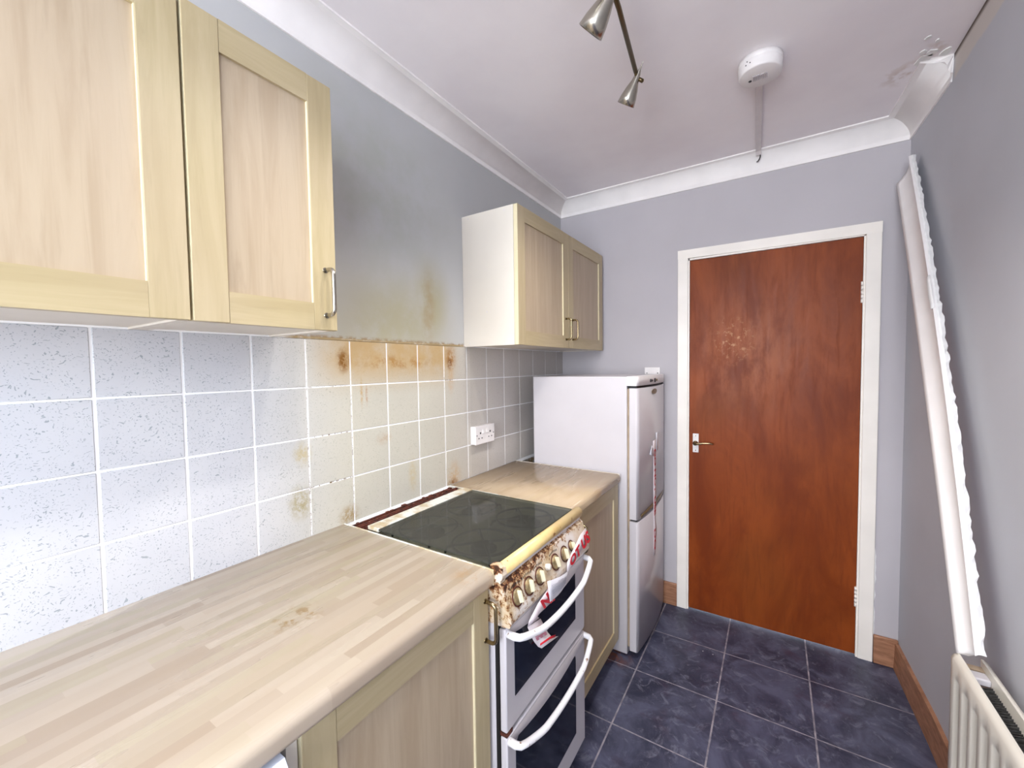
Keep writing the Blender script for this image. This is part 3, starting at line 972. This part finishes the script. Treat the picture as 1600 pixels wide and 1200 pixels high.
# lid: white hinge strip + smoked glass + yellowed front rail
b = B().box(0.102, 0.152, CY0 + .012, CY1 - .020, 0.876, 0.8885, bev=0.0015)
lid = link('lid_hinge_strip', b, M_strip, t)
b = B().box(0.152, 0.586, CY0 + .012, CY1 - .022, 0.8815, 0.8865, bev=0.0008, seg=1)
link('glass_lid', b, M_lid, lid)
b = B()
pts = []
for k in range(13):
    a = math.radians(112 - k * 15.5)
    pts.append((0.6005 + 0.0165 * math.cos(a), 0.8735 + 0.0175 * math.sin(a)))
pts += [(0.590, 0.858), (0.590, 0.880)]
b.prism(pts, 'y', CY0 + .022, CY1 - .004, smooth=True)
link('front_rail', b, M_rail, lid)
b = B()
b.prism([(0.580, 0.842), (0.580, 0.889), (0.600, 0.891), (0.613, 0.884), (0.617, 0.868), (0.609, 0.846)], 'y', CY0 + .001, CY0 + .022)
link('rail_end_cap', b, M_rustpanel, lid)
b = B().box(0.586, 0.6065, CY0 + .006, CY1 - .002, 0.846, 0.856)  # solid pale strip below the front rail
link('under_rail_strip', b, M_trunk, t)
# control panel
b = B()
cpts = [(0.560, 0.742), (0.560, 0.850), (0.6055, 0.850), (0.616, 0.842), (0.6385, 0.768), (0.6395, 0.757), (0.634, 0.7455), (0.620, 0.742)]
b.prism(cpts, 'y', CY0 + .001, CY1 - .001)
M_ctl = control_mat(LC)
pan = link('control_panel', b, M_ctl, t)
b = B()
pts2 = [(0.566, 0.745), (0.566, 0.848), (0.606, 0.849), (0.618, 0.842), (0.641, 0.768), (0.6415, 0.757), (0.636, 0.745)]
b.prism(pts2, 'y', CY0 - .0005, CY0 + .003)
link('end_cheek', b, M_ctl, pan)


def pp(y, z, off=0.0):
    """point on the sloping control panel face"""
    t_ = (0.842 - z) / (0.842 - 0.768)
    nx, nz = 0.957, 0.290
    return Vector((0.616 + 0.0225 * t_ + nx * off, y, z + nz * off))


NRM = Vector((0.957, 0, 0.290))
for ky in KN:
    r = 0.019 if ky < 0.9 else 0.013
    c0 = pp(ky, 0.800)
    if ky == 0.938: c0 = pp(ky, 0.806)
    b = B().lathe(c0, NRM, [(r * 1.05, -0.001), (r * 1.03, 0.003), (r * 0.92, 0.0045), (r * 0.86, 0.0055), (0, 0.0055)], 28)
    kn = link('knob', b, M_knob, pan)
    # raised grip bar across the knob
    b = B()
    upv = Vector((-0.290, 0, 0.957)); sy_ = Vector((0, 1, 0))
    w_, h_, d0, d1_ = r * 0.17, r * 0.84, 0.004, 0.017
    ang = {0.612: 0.0, 0.670: 0.15, 0.729: 0.1, 0.824: -0.1, 0.886: 0.0, 0.938: 0.0}[ky]
    ax1 = upv * math.cos(ang) + sy_ * math.sin(ang); ax2 = sy_ * math.cos(ang) - upv * math.sin(ang)
    vs = []
    for dd_, sc in ((d0, 1.0), (d1_, 0.85)):
        for (sa, sb) in ((-1, -1), (-1, 1), (1, 1), (1, -1)):
            vs.append(b.b.verts.new(c0 + NRM * dd_ + ax1 * h_ * sa * sc + ax2 * w_ * sb * sc))
    b.b.faces.new(vs[:4]); b.b.faces.new(vs[4:])
    for k in range(4): b.b.faces.new((vs[k], vs[(k + 1) % 4], vs[4 + (k + 1) % 4], vs[4 + k]))
    bmesh.ops.bevel(b.b, geom=list(b.b.edges), offset=0.0012, segments=2, affect='EDGES')
    link('knob_grip', b, M_grip, kn)
    b = B()
    ring = [c0 + NRM * 0.001 + (upv * math.cos(2 * PI * k / 28) + sy_ * math.sin(2 * PI * k / 28)) * r * 1.18 for k in range(29)]
    b.tube(ring, 0.0016, 6, cap=False)
    link('knob_skirt', b, M_rust, kn)
b = B().lathe(pp(0.774, 0.806), NRM, [(0.009, -0.001), (0.009, 0.010), (0.007, 0.013), (0, 0.013)], 20)
link('ignition_button', b, M_rad, pan)
# printed tick marks above the knobs
rr = random.Random(9)
for ky in KN[:4]:
    b = B()
    for k in range(-3, 4):
        c0 = pp(ky + k * 0.0075, 0.829 - abs(k) * 0.0010, 0.0006)
        b.box(c0.x - .0004, c0.x + .0006, c0.y - .0011, c0.y + .0011, c0.z - 0.003, c0.z + 0.003)
    link('dial_marks', b, M_darkplastic, pan)


def oven_door(z0, z1, g0, g1):
    b_ = B()
    b_.box(0.602, 0.622, CY0 + .003, CY1 - .003, z0, z1, bev=0.004)
    d_ = link('oven_door', b_, M_white, t)
    # glass panel with rounded top corners
    b_ = B()
    ya, yb = CY0 + .042, CY1 - .082 + 0.0
    pts_ = [(ya, g0), (yb, g0)]
    r_ = 0.03
    for k in range(7):
        a_ = k / 6 * PI / 2
        pts_.append((yb - r_ + r_ * math.cos(a_), g1 - r_ + r_ * math.sin(a_)))
    for k in range(7):
        a_ = PI / 2 + k / 6 * PI / 2
        pts_.append((ya + r_ + r_ * math.cos(a_), g1 - r_ + r_ * math.sin(a_)))
    b_.prism(pts_, 'x', 0.6215, 0.6232)
    link('oven_glass', b_, M_oven, d_)
    # bow handle
    b_ = B()
    zt = z1 - 0.012
    P_ = []
    ye, yf = CY0 + 0.014, CY1 - 0.006
    P_.append((0.620, ye, zt - 0.001))
    P_.append((0.640, ye + 0.001, zt - 0.003))
    N = 22
    for k in range(N + 1):
        s_ = k / N
        bow = math.sin(PI * s_)
        P_.append((0.650 + 0.016 * min(1, bow * 1.6), ye + 0.008 + (yf - ye - 0.016) * s_, zt - 0.006 - 0.034 * bow ** 0.75))
    P_.append((0.640, yf - 0.001, zt - 0.003))
    P_.append((0.620, yf, zt - 0.001))
    b_.tube(P_, [0.0095, 0.0095] + [0.0088] * (N + 1) + [0.0095, 0.0095], 14)
    link('oven_handle', b_, M_handle, d_)
    # the moulded shelf behind the handle
    b_ = B()
    rows = []
    for k in range(17):
        s_ = k / 16
        bow = math.sin(PI * s_)
        y_ = ye + 0.006 + (yf - ye - 0.012) * s_
        rows.append([(0.6225, y_, zt + 0.006), (0.6245, y_, zt - 0.004 - 0.030 * bow ** 0.75), (0.6225, y_, zt - 0.006 - 0.032 * bow ** 0.75)])
    b_.grid(rows)
    link('handle_recess', b_, M_trunk, d_)
    return d_


oven_door(0.470, 0.7335, 0.543, 0.716)
oven_door(0.070, 0.458, 0.150, 0.432)
b = B()
b.box(0.601, 0.6215, CY0 + .004, CY0 + .03, 0.459, 0.469)
link('hinge_stub', b, M_rust, t)


# ---- tapes hanging on the cooker and fridge
def ribbon(L_, R__, thick=0.0006):
    b_ = B()
    rows = [[l, r] for l, r in zip(L_, R__)]
    b_.grid(rows, thick=thick)
    return b_


def quad_place(p00, p10, p11, p01, off):
    p00, p10, p11, p01 = map(Vector, (p00, p10, p11, p01))
    nn = (p10 - p00).cross(p01 - p00).normalized()
    if nn.x < 0: nn = -nn
    return lambda u, v_: (p00 * (1 - u) * (1 - v_) + p10 * u * (1 - v_) + p11 * u * v_ + p01 * (1 - u) * v_) + nn * off


# tape stuck across the far end of the control panel, reading ...OT US
tp = thing('warning_tape', 'red and white warning tape stuck over the cooker control panel', 'tape', (0.66, 0.95, 0.70))
LT = [(0.6475, 0.868, 0.785), (0.6460, 0.893, 0.796), (0.6440, 0.940, 0.812), (0.6400, 0.985, 0.826), (0.634, 1.045, 0.828)]
RT = [(0.6500, 0.862, 0.757), (0.6500, 0.893, 0.764), (0.6490, 0.945, 0.772), (0.6470, 0.993, 0.782), (0.6440, 1.056, 0.785)]
b = ribbon(LT, RT)
tb = link('tape_band', b, M_tape, tp)
b = B()
text_bm(b, 'OT US', quad_place((0.6515, 0.882, 0.764), (0.6485, 1.050, 0.786), (0.6385, 1.045, 0.824), (0.648, 0.882, 0.790), 0.0015), bold=0.045)
link('tape_lettering', b, M_red, tb)
# hanging middle length reading N U
LT = [(0.634, 0.870, 0.752), (0.636, 0.800, 0.762), (0.639, 0.745, 0.750), (0.640, 0.700, 0.742), (0.637, 0.655, 0.716), (0.634, 0.652, 0.700)]
RT = [(0.640, 0.850, 0.742), (0.640, 0.805, 0.712), (0.640, 0.786, 0.704), (0.640, 0.730, 0.712), (0.637, 0.700, 0.704), (0.634, 0.715, 0.690)]
b = ribbon(LT, RT)
tb = link('tape_loop', b, M_tape, tp)
b = B()
text_bm(b, 'NI', quad_place((0.641, 0.728, 0.712), (0.641, 0.795, 0.704), (0.6405, 0.765, 0.752), (0.641, 0.706, 0.744), 0.0015), bold=0.045)
link('tape_lettering', b, M_red, tb)
LT = [(0.634, 0.652, 0.700), (0.6345, 0.668, 0.668), (0.6345, 0.686, 0.640), (0.636, 0.704, 0.617), (0.640, 0.716, 0.607)]
RT = [(0.634, 0.722, 0.685), (0.6345, 0.742, 0.655), (0.6345, 0.764, 0.622), (0.636, 0.784, 0.598), (0.645, 0.808, 0.590)]
b = ribbon(LT, RT)
tb = link('tape_tail', b, M_tape, tp)
b = B()
text_bm(b, 'USE', quad_place((0.635, 0.722, 0.672), (0.635, 0.756, 0.622), (0.635, 0.696, 0.638), (0.635, 0.668, 0.680), 0.0015), bold=0.045)
link('faded_lettering', b, M_pink, tb)
b = B()
b.grid([[(0.6368, 0.714, 0.620), (0.6368, 0.712, 0.609)], [(0.6380, 0.770, 0.608), (0.6380, 0.768, 0.598)], [(0.6420, 0.797, 0.600), (0.6420, 0.792, 0.592)]], thick=0.0004)
link('red_bar', b, M_red, tb)
# paper notice
lf = thing('paper_notice', 'curled white printed notice tucked behind the upper oven handle', 'notice', (0.65, 0.80, 0.72))
LT = []; RT = []
for k in range(9):
    s_ = k / 8
    y = 0.738 + 0.135 * s_
    x = 0.648 + 0.006 * math.sin(s_ * PI)
    LT.append((x, y, 0.786 - 0.030 * s_)); RT.append((x - 0.002, y + 0.018 - 0.030 * s_, 0.718 + 0.006 * s_))
b = ribbon(LT, RT)
sh = link('sheet', b, M_paper, lf)
b = B()
for k in range(9):
    f0 = 0.18 + 0.075 * k
    pts_ = []
    for q in range(1, 8):
        a, c_ = Vector(LT[q]), Vector(RT[q])
        if k == 0 and not 3 <= q <= 5: continue
        p_ = a.lerp(c_, f0); p_.x += 0.0016
        pts_.append(p_)
    b.tube(pts_, 0.0005, 4)
link('print_lines', b, M_ink, sh)

# ================================================================== FRIDGE FREEZER
LF = (0.35, 1.9, 0.0)
t = thing('fridge_freezer', 'white upright fridge freezer in the corner beside the brown door', 'fridge freezer', LF)
FY0, FY1 = 1.630, 2.168
b = B().box(0.102, 0.597, FY0, FY1, 0.010, 1.3255, bev=0.004)
link('body', b, M_white, t)
for (x, y) in ((0.16, FY0 + .04), (0.16, FY1 - .04), (0.56, FY0 + .05), (0.56, FY1 - .05)):
    link('foot', B().cyl((x, y, 0), (x, y, 0.014), 0.018, 14), M_darkplastic, t)


def bowed(y0, y1, z0, z1, xb, xe, xm, n=18, r=0.008, lower=False):
    """door slab with bowed front"""
    b_ = B()
    prof = []
    for k in range(n + 1):
        s_ = k / n
        y = y0 + (y1 - y0) * s_
        x = xe + (xm - xe) * (1 - (2 * s_ - 1) ** 2)
        if k in (0, n): x -= 0.006
        prof.append((x, y))
    prof.insert(1, (xe, y0 + 0.004)); prof.insert(len(prof) - 1, (xe, y1 - 0.004))
    pts_ = [(xb, y0)] + prof + [(xb, y1)]
    b_.prism(pts_, 'z', z0, z1)
    for f in b_.b.faces:
        if len(f.verts) == 4 and f.calc_center_median().x > xe - 0.004: f.smooth = True
    return b_


# dark gasket
b = B().box(0.597, 0.609, FY0 + 0.010, FY1 - 0.010, 0.045, 1.270)
link('door_seal', b, M_radcap, t)
fd = link('fridge_door', bowed(FY0, FY1, 0.662, 1.272, 0.609, 0.645, 0.664), M_white, t)
fz = link('freezer_door', bowed(FY0, FY1, 0.034, 0.652, 0.609, 0.645, 0.664), M_white, t)
cap = link('top_fascia', bowed(FY0, FY1, 1.283, 1.3258, 0.597, 0.645, 0.664), M_plastic, t)
b = B().box(0.603, 0.640, FY0 + .012, FY1 - .006, 1.272, 1.283)
link('top_gap', b, M_black, t)
b = B().box(0.612, 0.640, FY0 + .012, FY1 - .006, 0.652, 0.662)
link('door_gap', b, M_black, t)


def bx_(y):
    s_ = (y - FY0) / (FY1 - FY0)
    return 0.645 + 0.019 * (1 - (2 * s_ - 1) ** 2)


# finger recess along the bottom of the fridge door
b = B()
rows = []
for k in range(15):
    y = FY0 + 0.04 + 0.46 * k / 14
    d_ = 0.010 + 0.010 * math.sin(PI * k / 14)
    rows.append([(bx_(y) + 0.0012, y, 0.664), (bx_(y) + 0.0012, y, 0.668 + d_)])
b.grid(rows, thick=0.0008)
link('grip_recess', b, M_badge, fd)
b = B()
yc, zc = 1.865, 1.247
ring = [(bx_(yc + 0.045 * math.cos(2 * PI * k / 28)) + 0.0005, yc + 0.045 * math.cos(2 * PI * k / 28), zc + 0.013 * math.sin(2 * PI * k / 28)) for k in range(28)]
ctr0 = [b.b.verts.new(p) for p in ring]; ctr1 = [b.b.verts.new((p[0] + 0.002, p[1], p[2])) for p in ring]
b.b.faces.new(ctr0); b.b.faces.new(ctr1[::-1])
for k in range(28): b.b.faces.new((ctr0[k], ctr0[(k + 1) % 28], ctr1[(k + 1) % 28], ctr1[k]))
link('oval_badge', b, M_badge, fd)
for (y, r, mt_) in ((1.80, 0.008, M_darkplastic), (1.825, 0.006, M_darkplastic), (1.875, 0.011, M_darkplastic), (1.91, 0.006, M_badge)):
    b = B().lathe((bx_(y) - 0.002, y, 1.302), (1, 0, 0), [(r, 0), (r, 0.005), (r * .6, 0.007), (0, 0.007)], 16)
    link('control_button', b, mt_, cap)
tp = thing('warning_tape', 'narrow vertical red and white tape on the fridge freezer doors', 'tape', (0.67, 1.86, 0.45))
zs = [1.00, 0.93, 0.85, 0.75, 0.665, 0.60, 0.52, 0.46, 0.41]
ya_ = [1.835, 1.838, 1.842, 1.842, 1.845, 1.848, 1.850, 1.845, 1.852]
LT = [(bx_(y) + 0.003, y, z) for y, z in zip(ya_, zs)]
RT = [(bx_(y + .042) + 0.0035 + (0.004 if k % 3 == 0 else 0), y + 0.042 - (0.012 if k in (5, 8) else 0), z + 0.006) for k, (y, z) in enumerate(zip(ya_, zs))]
tb = link('tape_band', ribbon(LT, RT), M_tape, tp)
for (z1_, z0_, word) in ((0.955, 0.735, 'DO NOT'), (0.715, 0.62, 'USE'), (0.55, 0.44, 'DO')):
    b = B()
    y = 1.844
    text_bm(b, word, quad_place((bx_(y) + .004, y + 0.002, z1_), (bx_(y) + .004, y + 0.004, z0_), (bx_(y + .038) + .004, y + 0.036, z0_), (bx_(y + .038) + .004, y + 0.034, z1_), 0.0016), bold=0.045)
    link('tape_lettering', b, M_red, tb)
b = B()
b.grid([[(bx_(1.78) + .003, 1.775, 0.945), (bx_(1.80) + .006, 1.805, 0.985)], [(bx_(1.83) + .008, 1.83, 0.925), (bx_(1.83) + .004, 1.832, 0.97)]], thick=0.0005)
link('torn_flap', b, M_paper, tb)
b = B()
b.grid([[(bx_(1.90) + .003, 1.885, 0.94), (bx_(1.90) + .003, 1.890, 1.035)], [(bx_(1.92) + .005, 1.925, 0.94), (bx_(1.92) + .005, 1.927, 1.035)]], thick=0.0005)
link('torn_flap', b, M_paper, tb)


# ================================================================== SOCKETS
t = thing('double_socket', 'white double power socket on the tiled splashback', 'socket', (0.008, 1.29, 1.02))
b = B().box(0.006, 0.030, 1.218, 1.362, 1.026, 1.108, bev=0.002)
link('back_box', b, M_plastic, t)
b = B().box(0.030, 0.037, 1.2165, 1.3635, 1.0245, 1.1095, bev=0.0025)
fp = link('face_plate', b, M_plastic, t)
for yc in (1.252, 1.328):
    b = B()
    b.box(0.0365, 0.0375, yc - .004, yc + .004, 1.072, 1.080)
    b.box(0.0365, 0.0375, yc - .015, yc - .008, 1.050, 1.055).box(0.0365, 0.0375, yc + .008, yc + .015, 1.050, 1.055)
    link('pin_slots', b, M_darkplastic, fp)
for yc in (1.226, 1.354):
    link('fixing_screw', B().cyl((0.0365, yc, 1.067), (0.0378, yc, 1.067), 0.003, 10), M_darkplastic, fp)
for yc in (1.276, 1.304):
    b = B().prism([(0.0365, 1.072), (0.0365, 1.094), (0.0375, 1.094), (0.0425, 1.074)], 'y', yc - .008, yc + .008)
    link('rocker_switch', b, M_plastic, fp)
t = thing('wall_switch', 'white square switch plate on the end wall above the fridge freezer', 'switch', (0.577, D, 1.278))
b = B().box(0.534, 0.620, D - 0.010, D - 0.0002, 1.278, 1.364, bev=0.002)
fp = link('face_plate', b, M_plastic, t)
for x in (0.547, 0.607):
    link('fixing_screw', B().cyl((x, D - 0.0112, 1.331), (x, D - 0.009, 1.331), 0.0032, 10), M_darkplastic, fp)
b = B().box(0.569, 0.585, D - 0.0135, D - 0.009, 1.308, 1.336, bev=0.0015)
link('rocker_switch', b, M_plastic, fp)

# ================================================================== SMOKE ALARM + TRUNKING
SX, SY = 1.116, 1.440
t = thing('smoke_alarm', 'round white smoke alarm on the ceiling', 'smoke alarm', (SX, SY, ZC))
b = B().lathe((SX, SY, ZC), (0, 0, -1), [(0.0, 0.0005), (0.066, 0.0005), (0.067, 0.014), (0.064, 0.018)], 48)
link('mounting_base', b, M_plastic, t)
b = B().lathe((SX, SY, ZC), (0, 0, -1), [(0.064, 0.014), (0.066, 0.020), (0.0645, 0.045), (0.063, 0.048), (0.060, 0.0495), (0, 0.050)], 48)
cv = link('cover', b, M_plastic, t)
b = B()
for k in range(9):
    x = SX - 0.020 + k * 0.005
    b.box(x - .001, x + .001, SY - 0.012, SY + 0.014, ZC - 0.0535, ZC - 0.0495)
link('sounder_grille', b, M_white, cv)
b = B().lathe((SX - 0.030, SY + 0.012, ZC - 0.0495), (0, 0, -1), [(0.005, 0), (0.005, 0.002), (0, 0.002)], 14)
link('indicator', b, M_darkplastic, cv)
b = B()
for (a, dz) in ((-1.55, 0.022), (-1.40, 0.030), (-1.62, 0.031)):
    dx, dy = math.cos(a - .6), math.sin(a - .6)
    b.cyl((SX + dx * 0.064, SY + dy * 0.064, ZC - dz), (SX + dx * 0.0662, SY + dy * 0.0662, ZC - dz), 0.002, 8)
link('test_hole', b, M_darkplastic, cv)
t = thing('cable_trunking', 'thin grey cable trunking from the smoke alarm down the coving', 'trunking', (1.095, 1.8, ZC))
b = B()
x0, x1, dx = 1.101, 1.123, -0.020
v = []
for (y, z0, z1, sx) in ((SY + 0.064, ZC - 0.0005, ZC - 0.012, 0), (D - 0.088, ZC - 0.0005, ZC - 0.012, dx), (D - 0.080, ZC - 0.004, ZC - 0.016, dx), (D - 0.068, ZC - 0.012, ZC - 0.022, dx)):
    v.append([b.b.verts.new(p) for p in ((x0 + sx, y, z0), (x1 + sx, y, z0), (x1 + sx, y, z1), (x0 + sx, y, z1))])
for a, c_ in zip(v, v[1:]):
    for k in range(4): b.b.faces.new((a[k], a[(k + 1) % 4], c_[(k + 1) % 4], c_[k]))
b.b.faces.new(v[0]); b.b.faces.new(v[-1][::-1])
link('trunking', b, M_trunk, t)
b = B().tube([(1.100, D - 0.066, ZC - 0.020), (1.099, D - 0.056, ZC - 0.028), (1.094, D - 0.050, ZC - 0.038), (1.089, D - 0.040, ZC - 0.040), (1.085, D - 0.028, ZC - 0.036)], 0.0028, 8)
link('cable_end', b, M_darkplastic, t)

# ================================================================== CEILING SPOTLIGHT BAR
t = thing('spotlight_bar', 'nickel ceiling spotlight bar with cone shaped lamps', 'ceiling light', (0.80, 0.80, ZC))
ZB = 2.335
b = B().lathe((0.818, 0.62, ZC), (0, 0, -1), [(0, 0.0003), (0.055, 0.0003), (0.055, 0.02), (0.045, 0.028), (0, 0.029)], 36)
b.cyl((0.818, 0.62, ZC - 0.025), (0.818, 0.62, ZB), 0.008, 14)
link('ceiling_rose', b, M_steel, t)
b = B().tube([(0.845, 0.20, ZB), (0.835, 0.38, ZB), (0.822, 0.62, ZB), (0.806, 0.88, ZB), (0.776, 1.145, ZB)], 0.0070, 14)
link('bar', b, M_bar, t)


def spot(px_, py_, dirv, bar_pt, k_=1.0):
    """cone whose spike is at the top"""
    dv = Vector(dirv).normalized()
    c0 = Vector((px_, py_, ZB)) + Vector((0, 0, -0.002))
    b_ = B()
    # spike, body flaring to an open mouth, inner wall
    prof = [(0.0006, -0.035), (0.003, -0.015), (0.0085, 0.0), (0.012, 0.02), (0.020, 0.042), (0.0265, 0.066), (0.030, 0.088), (0.028, 0.0885), (0.022, 0.064), (0.012, 0.035), (0, 0.03)]
    b_.lathe(c0, dv, [(r_ * k_, h_ * k_) for r_, h_ in prof], 32)
    s_ = link('spot_shade', b_, M_steel, t)
    b_ = B().lathe(c0, dv, [(r_ * k_, h_ * k_) for r_, h_ in ((0, 0.048), (0.011, 0.052), (0.0225, 0.076), (0.0235, 0.083), (0, 0.080))], 24)
    link('bulb', b_, M_bulb, s_)
    b_ = B().cyl(Vector(bar_pt), c0 + dv * 0.010, 0.0052, 12)
    b_.lathe(c0 + dv * 0.012 + Vector((0.004, 0.002, 0)), (0.75, 0.30, -0.55), [(0, 0), (0.0062, 0.0), (0.0062, 0.020), (0, 0.023)], 14)
    link('swivel_joint', b_, M_bar, s_)


spot(0.780, 1.158, (-0.56, 0.30, -0.78), (0.776, 1.143, ZB))
spot(0.822, 0.806, (-0.72, 0.20, -0.66), (0.811, 0.806, ZB), 1.2)

# ================================================================== RADIATOR
RT_, RB = 0.600, 0.13
RY1, RY0 = 1.285, 0.10
t = thing('radiator', 'cream double panel radiator on the right wall at the frame corner', 'radiator', (1.61, 0.7, 0.13))


def rad_panel(xf, th, sgn):
    """panel with vertical flutes; xf front face, sgn -1 faces the room"""
    b_ = B()
    pitch = 0.0555
    zlo, zhi = RB + 0.045, RT_ - 0.050
    ys_ = []
    y = RY1 - 0.018
    prof = [(RY1, 0.0), (RY1 - 0.012, 0.0)]
    while y - pitch > RY0 + 0.01:
        prof += [(y, 0.0), (y - 0.010, 0.0), (y - 0.016, 0.007), (y - 0.036, 0.007), (y - 0.042, 0.0)]
        y -= pitch
    prof.append((RY0, 0.0))
    rows = []
    for (z, dep) in ((RB, 0), (RB + .02, 0), (zlo, 0), (zlo + 0.012, 1), (zhi - 0.012, 1), (zhi, 0), (RT_ - 0.012, 0), (RT_ - 0.003, -0.45), (RT_, -1.0)):
        if dep >= 0:
            rows.append([(xf + sgn * (-d * dep), yy, z) for yy, d in prof])
        else:
            rows.append([(xf - sgn * 0.011 * (-dep), yy, z) for yy, d in prof])
    v = [[b_.b.verts.new(p) for p in r] for r in rows]
    for a, c_ in zip(v, v[1:]):
        for k in range(len(a) - 1):
            f = b_.b.faces.new((a[k], a[k + 1], c_[k + 1], c_[k])); f.smooth = True
    # back and ends
    xb = xf - sgn * th
    bk = [[b_.b.verts.new((xb, RY1, z)), b_.b.verts.new((xb, RY0, z))] for z in (RB, RT_)]
    n = len(prof) - 1
    b_.b.faces.new((bk[0][0], bk[0][1], bk[1][1], bk[1][0]))
    b_.b.faces.new([r[0] for r in v] + [bk[1][0], bk[0][0]])
    b_.b.faces.new([r[n] for r in v] + [bk[1][1], bk[0][1]])
    b_.b.faces.new(v[-1] + [bk[1][1], bk[1][0]])
    b_.b.faces.new(v[0] + [bk[0][1], bk[0][0]])
    return b_


link('front_panel', rad_panel(1.576, 0.016, -1), M_rad, t)
link('rear_panel', rad_panel(1.646, 0.016, 1), M_rad, t)
b = B()
y = RY1 - 0.075
while y > RY0 + 0.02:
    b.prism([(1.592, y), (1.611, y - 0.008), (1.630, y), (1.630, y + 0.0012), (1.611, y - 0.0068), (1.592, y + 0.0012)], 'z', RB + 0.03, RT_ - 0.028 - 0.003 * random.random())
    y -= 0.0085
cvx = link('convector_fins', b, M_conv, t)
cvx['kind'] = 'stuff'
b = B().box(1.592, 1.630, RY1 - 0.028, RY1 - 0.006, RT_ - 0.030, RT_ - 0.018)
link('end_tube', b, M_radcap, t)
b = B().box(1.592, 1.630, RY1 - 0.068, RY1 - 0.034, RT_ - 0.034, RT_ - 0.016, bev=0.004)
link('top_connector', b, M_white, t)
for y in (RY1 - 0.20, RY0 + 0.2):
    b = B().box(1.645, wx(y) - 0.0002, y - .02, y + .02, RB + 0.05, RT_ - 0.10)
    link('wall_bracket', b, M_rad, t)
for y in (RY1 - 0.05, RY0 + 0.05):
    link('pipe', B().cyl((1.611, y, RB + 0.03), (1.611, y, 0.0), 0.0075, 12), M_steel_old, t)

# ================================================================== FALLEN COVING LENGTH, leaning
def quad3(p0, pm, p1, tm):
    """quadratic through p0 at 0, pm at tm, p1 at 1"""
    p0, pm, p1 = map(Vector, (p0, pm, p1))
    c2 = (pm - p0 - (p1 - p0) * tm) / (tm * tm - tm)
    c1 = p1 - p0 - c2
    return lambda s_: p0 + c1 * s_ + c2 * s_ * s_


A_ = quad3((1.5840, 1.283, 0.601), (1.592, 1.650, 1.270), (1.5995, 2.155, 2.136), 0.44)
E_ = quad3((1.5970, 1.209, 0.643), (1.607, 1.545, 1.330), (1.6150, 2.050, 2.205), 0.44)
Lp = (1.60, 1.28, 0.60)
NS = 110
rr = random.Random(21)
bA = B(); bR = B()
rowsF = []; rowsR = []
for i in range(NS + 1):
    s_ = i / NS
    a, e = A_(s_), E_(s_)
    wdir = e - a                      # across the face
    back = Vector((1, 0, 0)) * 0.062 + Vector((0, 0.028, 0.0))  # towards the wall: hidden back corner
    face = []
    for k in range(11):
        q = k / 10
        p = a.lerp(e, q)
        sag = 0.020 * math.sin(PI * q)
        p = p + Vector((0.86, 0.42, 0.1)) * sag
        face.append(p)
    lipE = e + Vector((0.008, 0.004, 0.003))
    lipA = a + Vector((0.012, 0.006, -0.003))
    backE = e + Vector((0.018, 0.016, 0.004))
    backA = a + Vector((0.024, 0.0, 0.0))
    midb = a.lerp(e, 0.5) + Vector((0.040, 0.022, 0.004))
    rowsF.append(face + [lipE, backE, midb, backA, lipA])
    j = rr.random
    rowsR.append([lipE + Vector((0.0, -0.0005, 0)), lipE + Vector((0.003 + 0.003 * j(), -0.002 * j(), 0.002 * j())), e + Vector((0.019 + 0.006 * j(), 0.004 + 0.004 * j(), 0.003 * j())), e + Vector((0.018 + 0.004 * j(), 0.016, 0.0))])
v = [[bA.b.verts.new(p) for p in r] for r in rowsF]
n = len(v[0])
for a, c_ in zip(v, v[1:]):
    for k in range(n):
        f = bA.b.faces.new((a[k], a[(k + 1) % n], c_[(k + 1) % n], c_[k])); f.smooth = k < 10
bA.b.faces.new(v[0][::-1]); bA.b.faces.new(v[-1])
t = thing('coving_length', 'fallen white length of coving leaning against the right wall on the radiator', 'coving', Lp)
cb = link('moulding', bA, M_coving, t)
v = [[bR.b.verts.new(p) for p in r] for r in rowsR]
for a, c_ in zip(v, v[1:]):
    for k in range(4):
        bR.b.faces.new((a[k], a[(k + 1) % 4], c_[(k + 1) % 4], c_[k]))
bR.b.faces.new(v[0][::-1]); bR.b.faces.new(v[-1])
link('rough_plaster_edge', bR, M_plaster, t)
b = B()
rows = []
for k in range(9):
    s_ = 0.585 + 0.075 * k / 8
    wv_ = 0.10 + 0.10 * math.sin(PI * k / 8) + 0.03 * rr.random()
    p0 = A_(s_).lerp(E_(s_), 1.0) + Vector((0.004, -0.004, 0.0))
    p1 = A_(s_).lerp(E_(s_), 1.0 - wv_ * 0.6) + Vector((0.000, -0.003, 0.0))
    p2 = A_(s_).lerp(E_(s_), 1.0 - wv_) + Vector((0.009, 0.004, 0.0))
    rows.append([p0, p1, p2])
b.grid(rows, thick=0.002)
link('plaster_blob', b, M_plaster, t)

for o_ in bpy.data.objects:
    if '_loc' in o_: del o_['_loc']
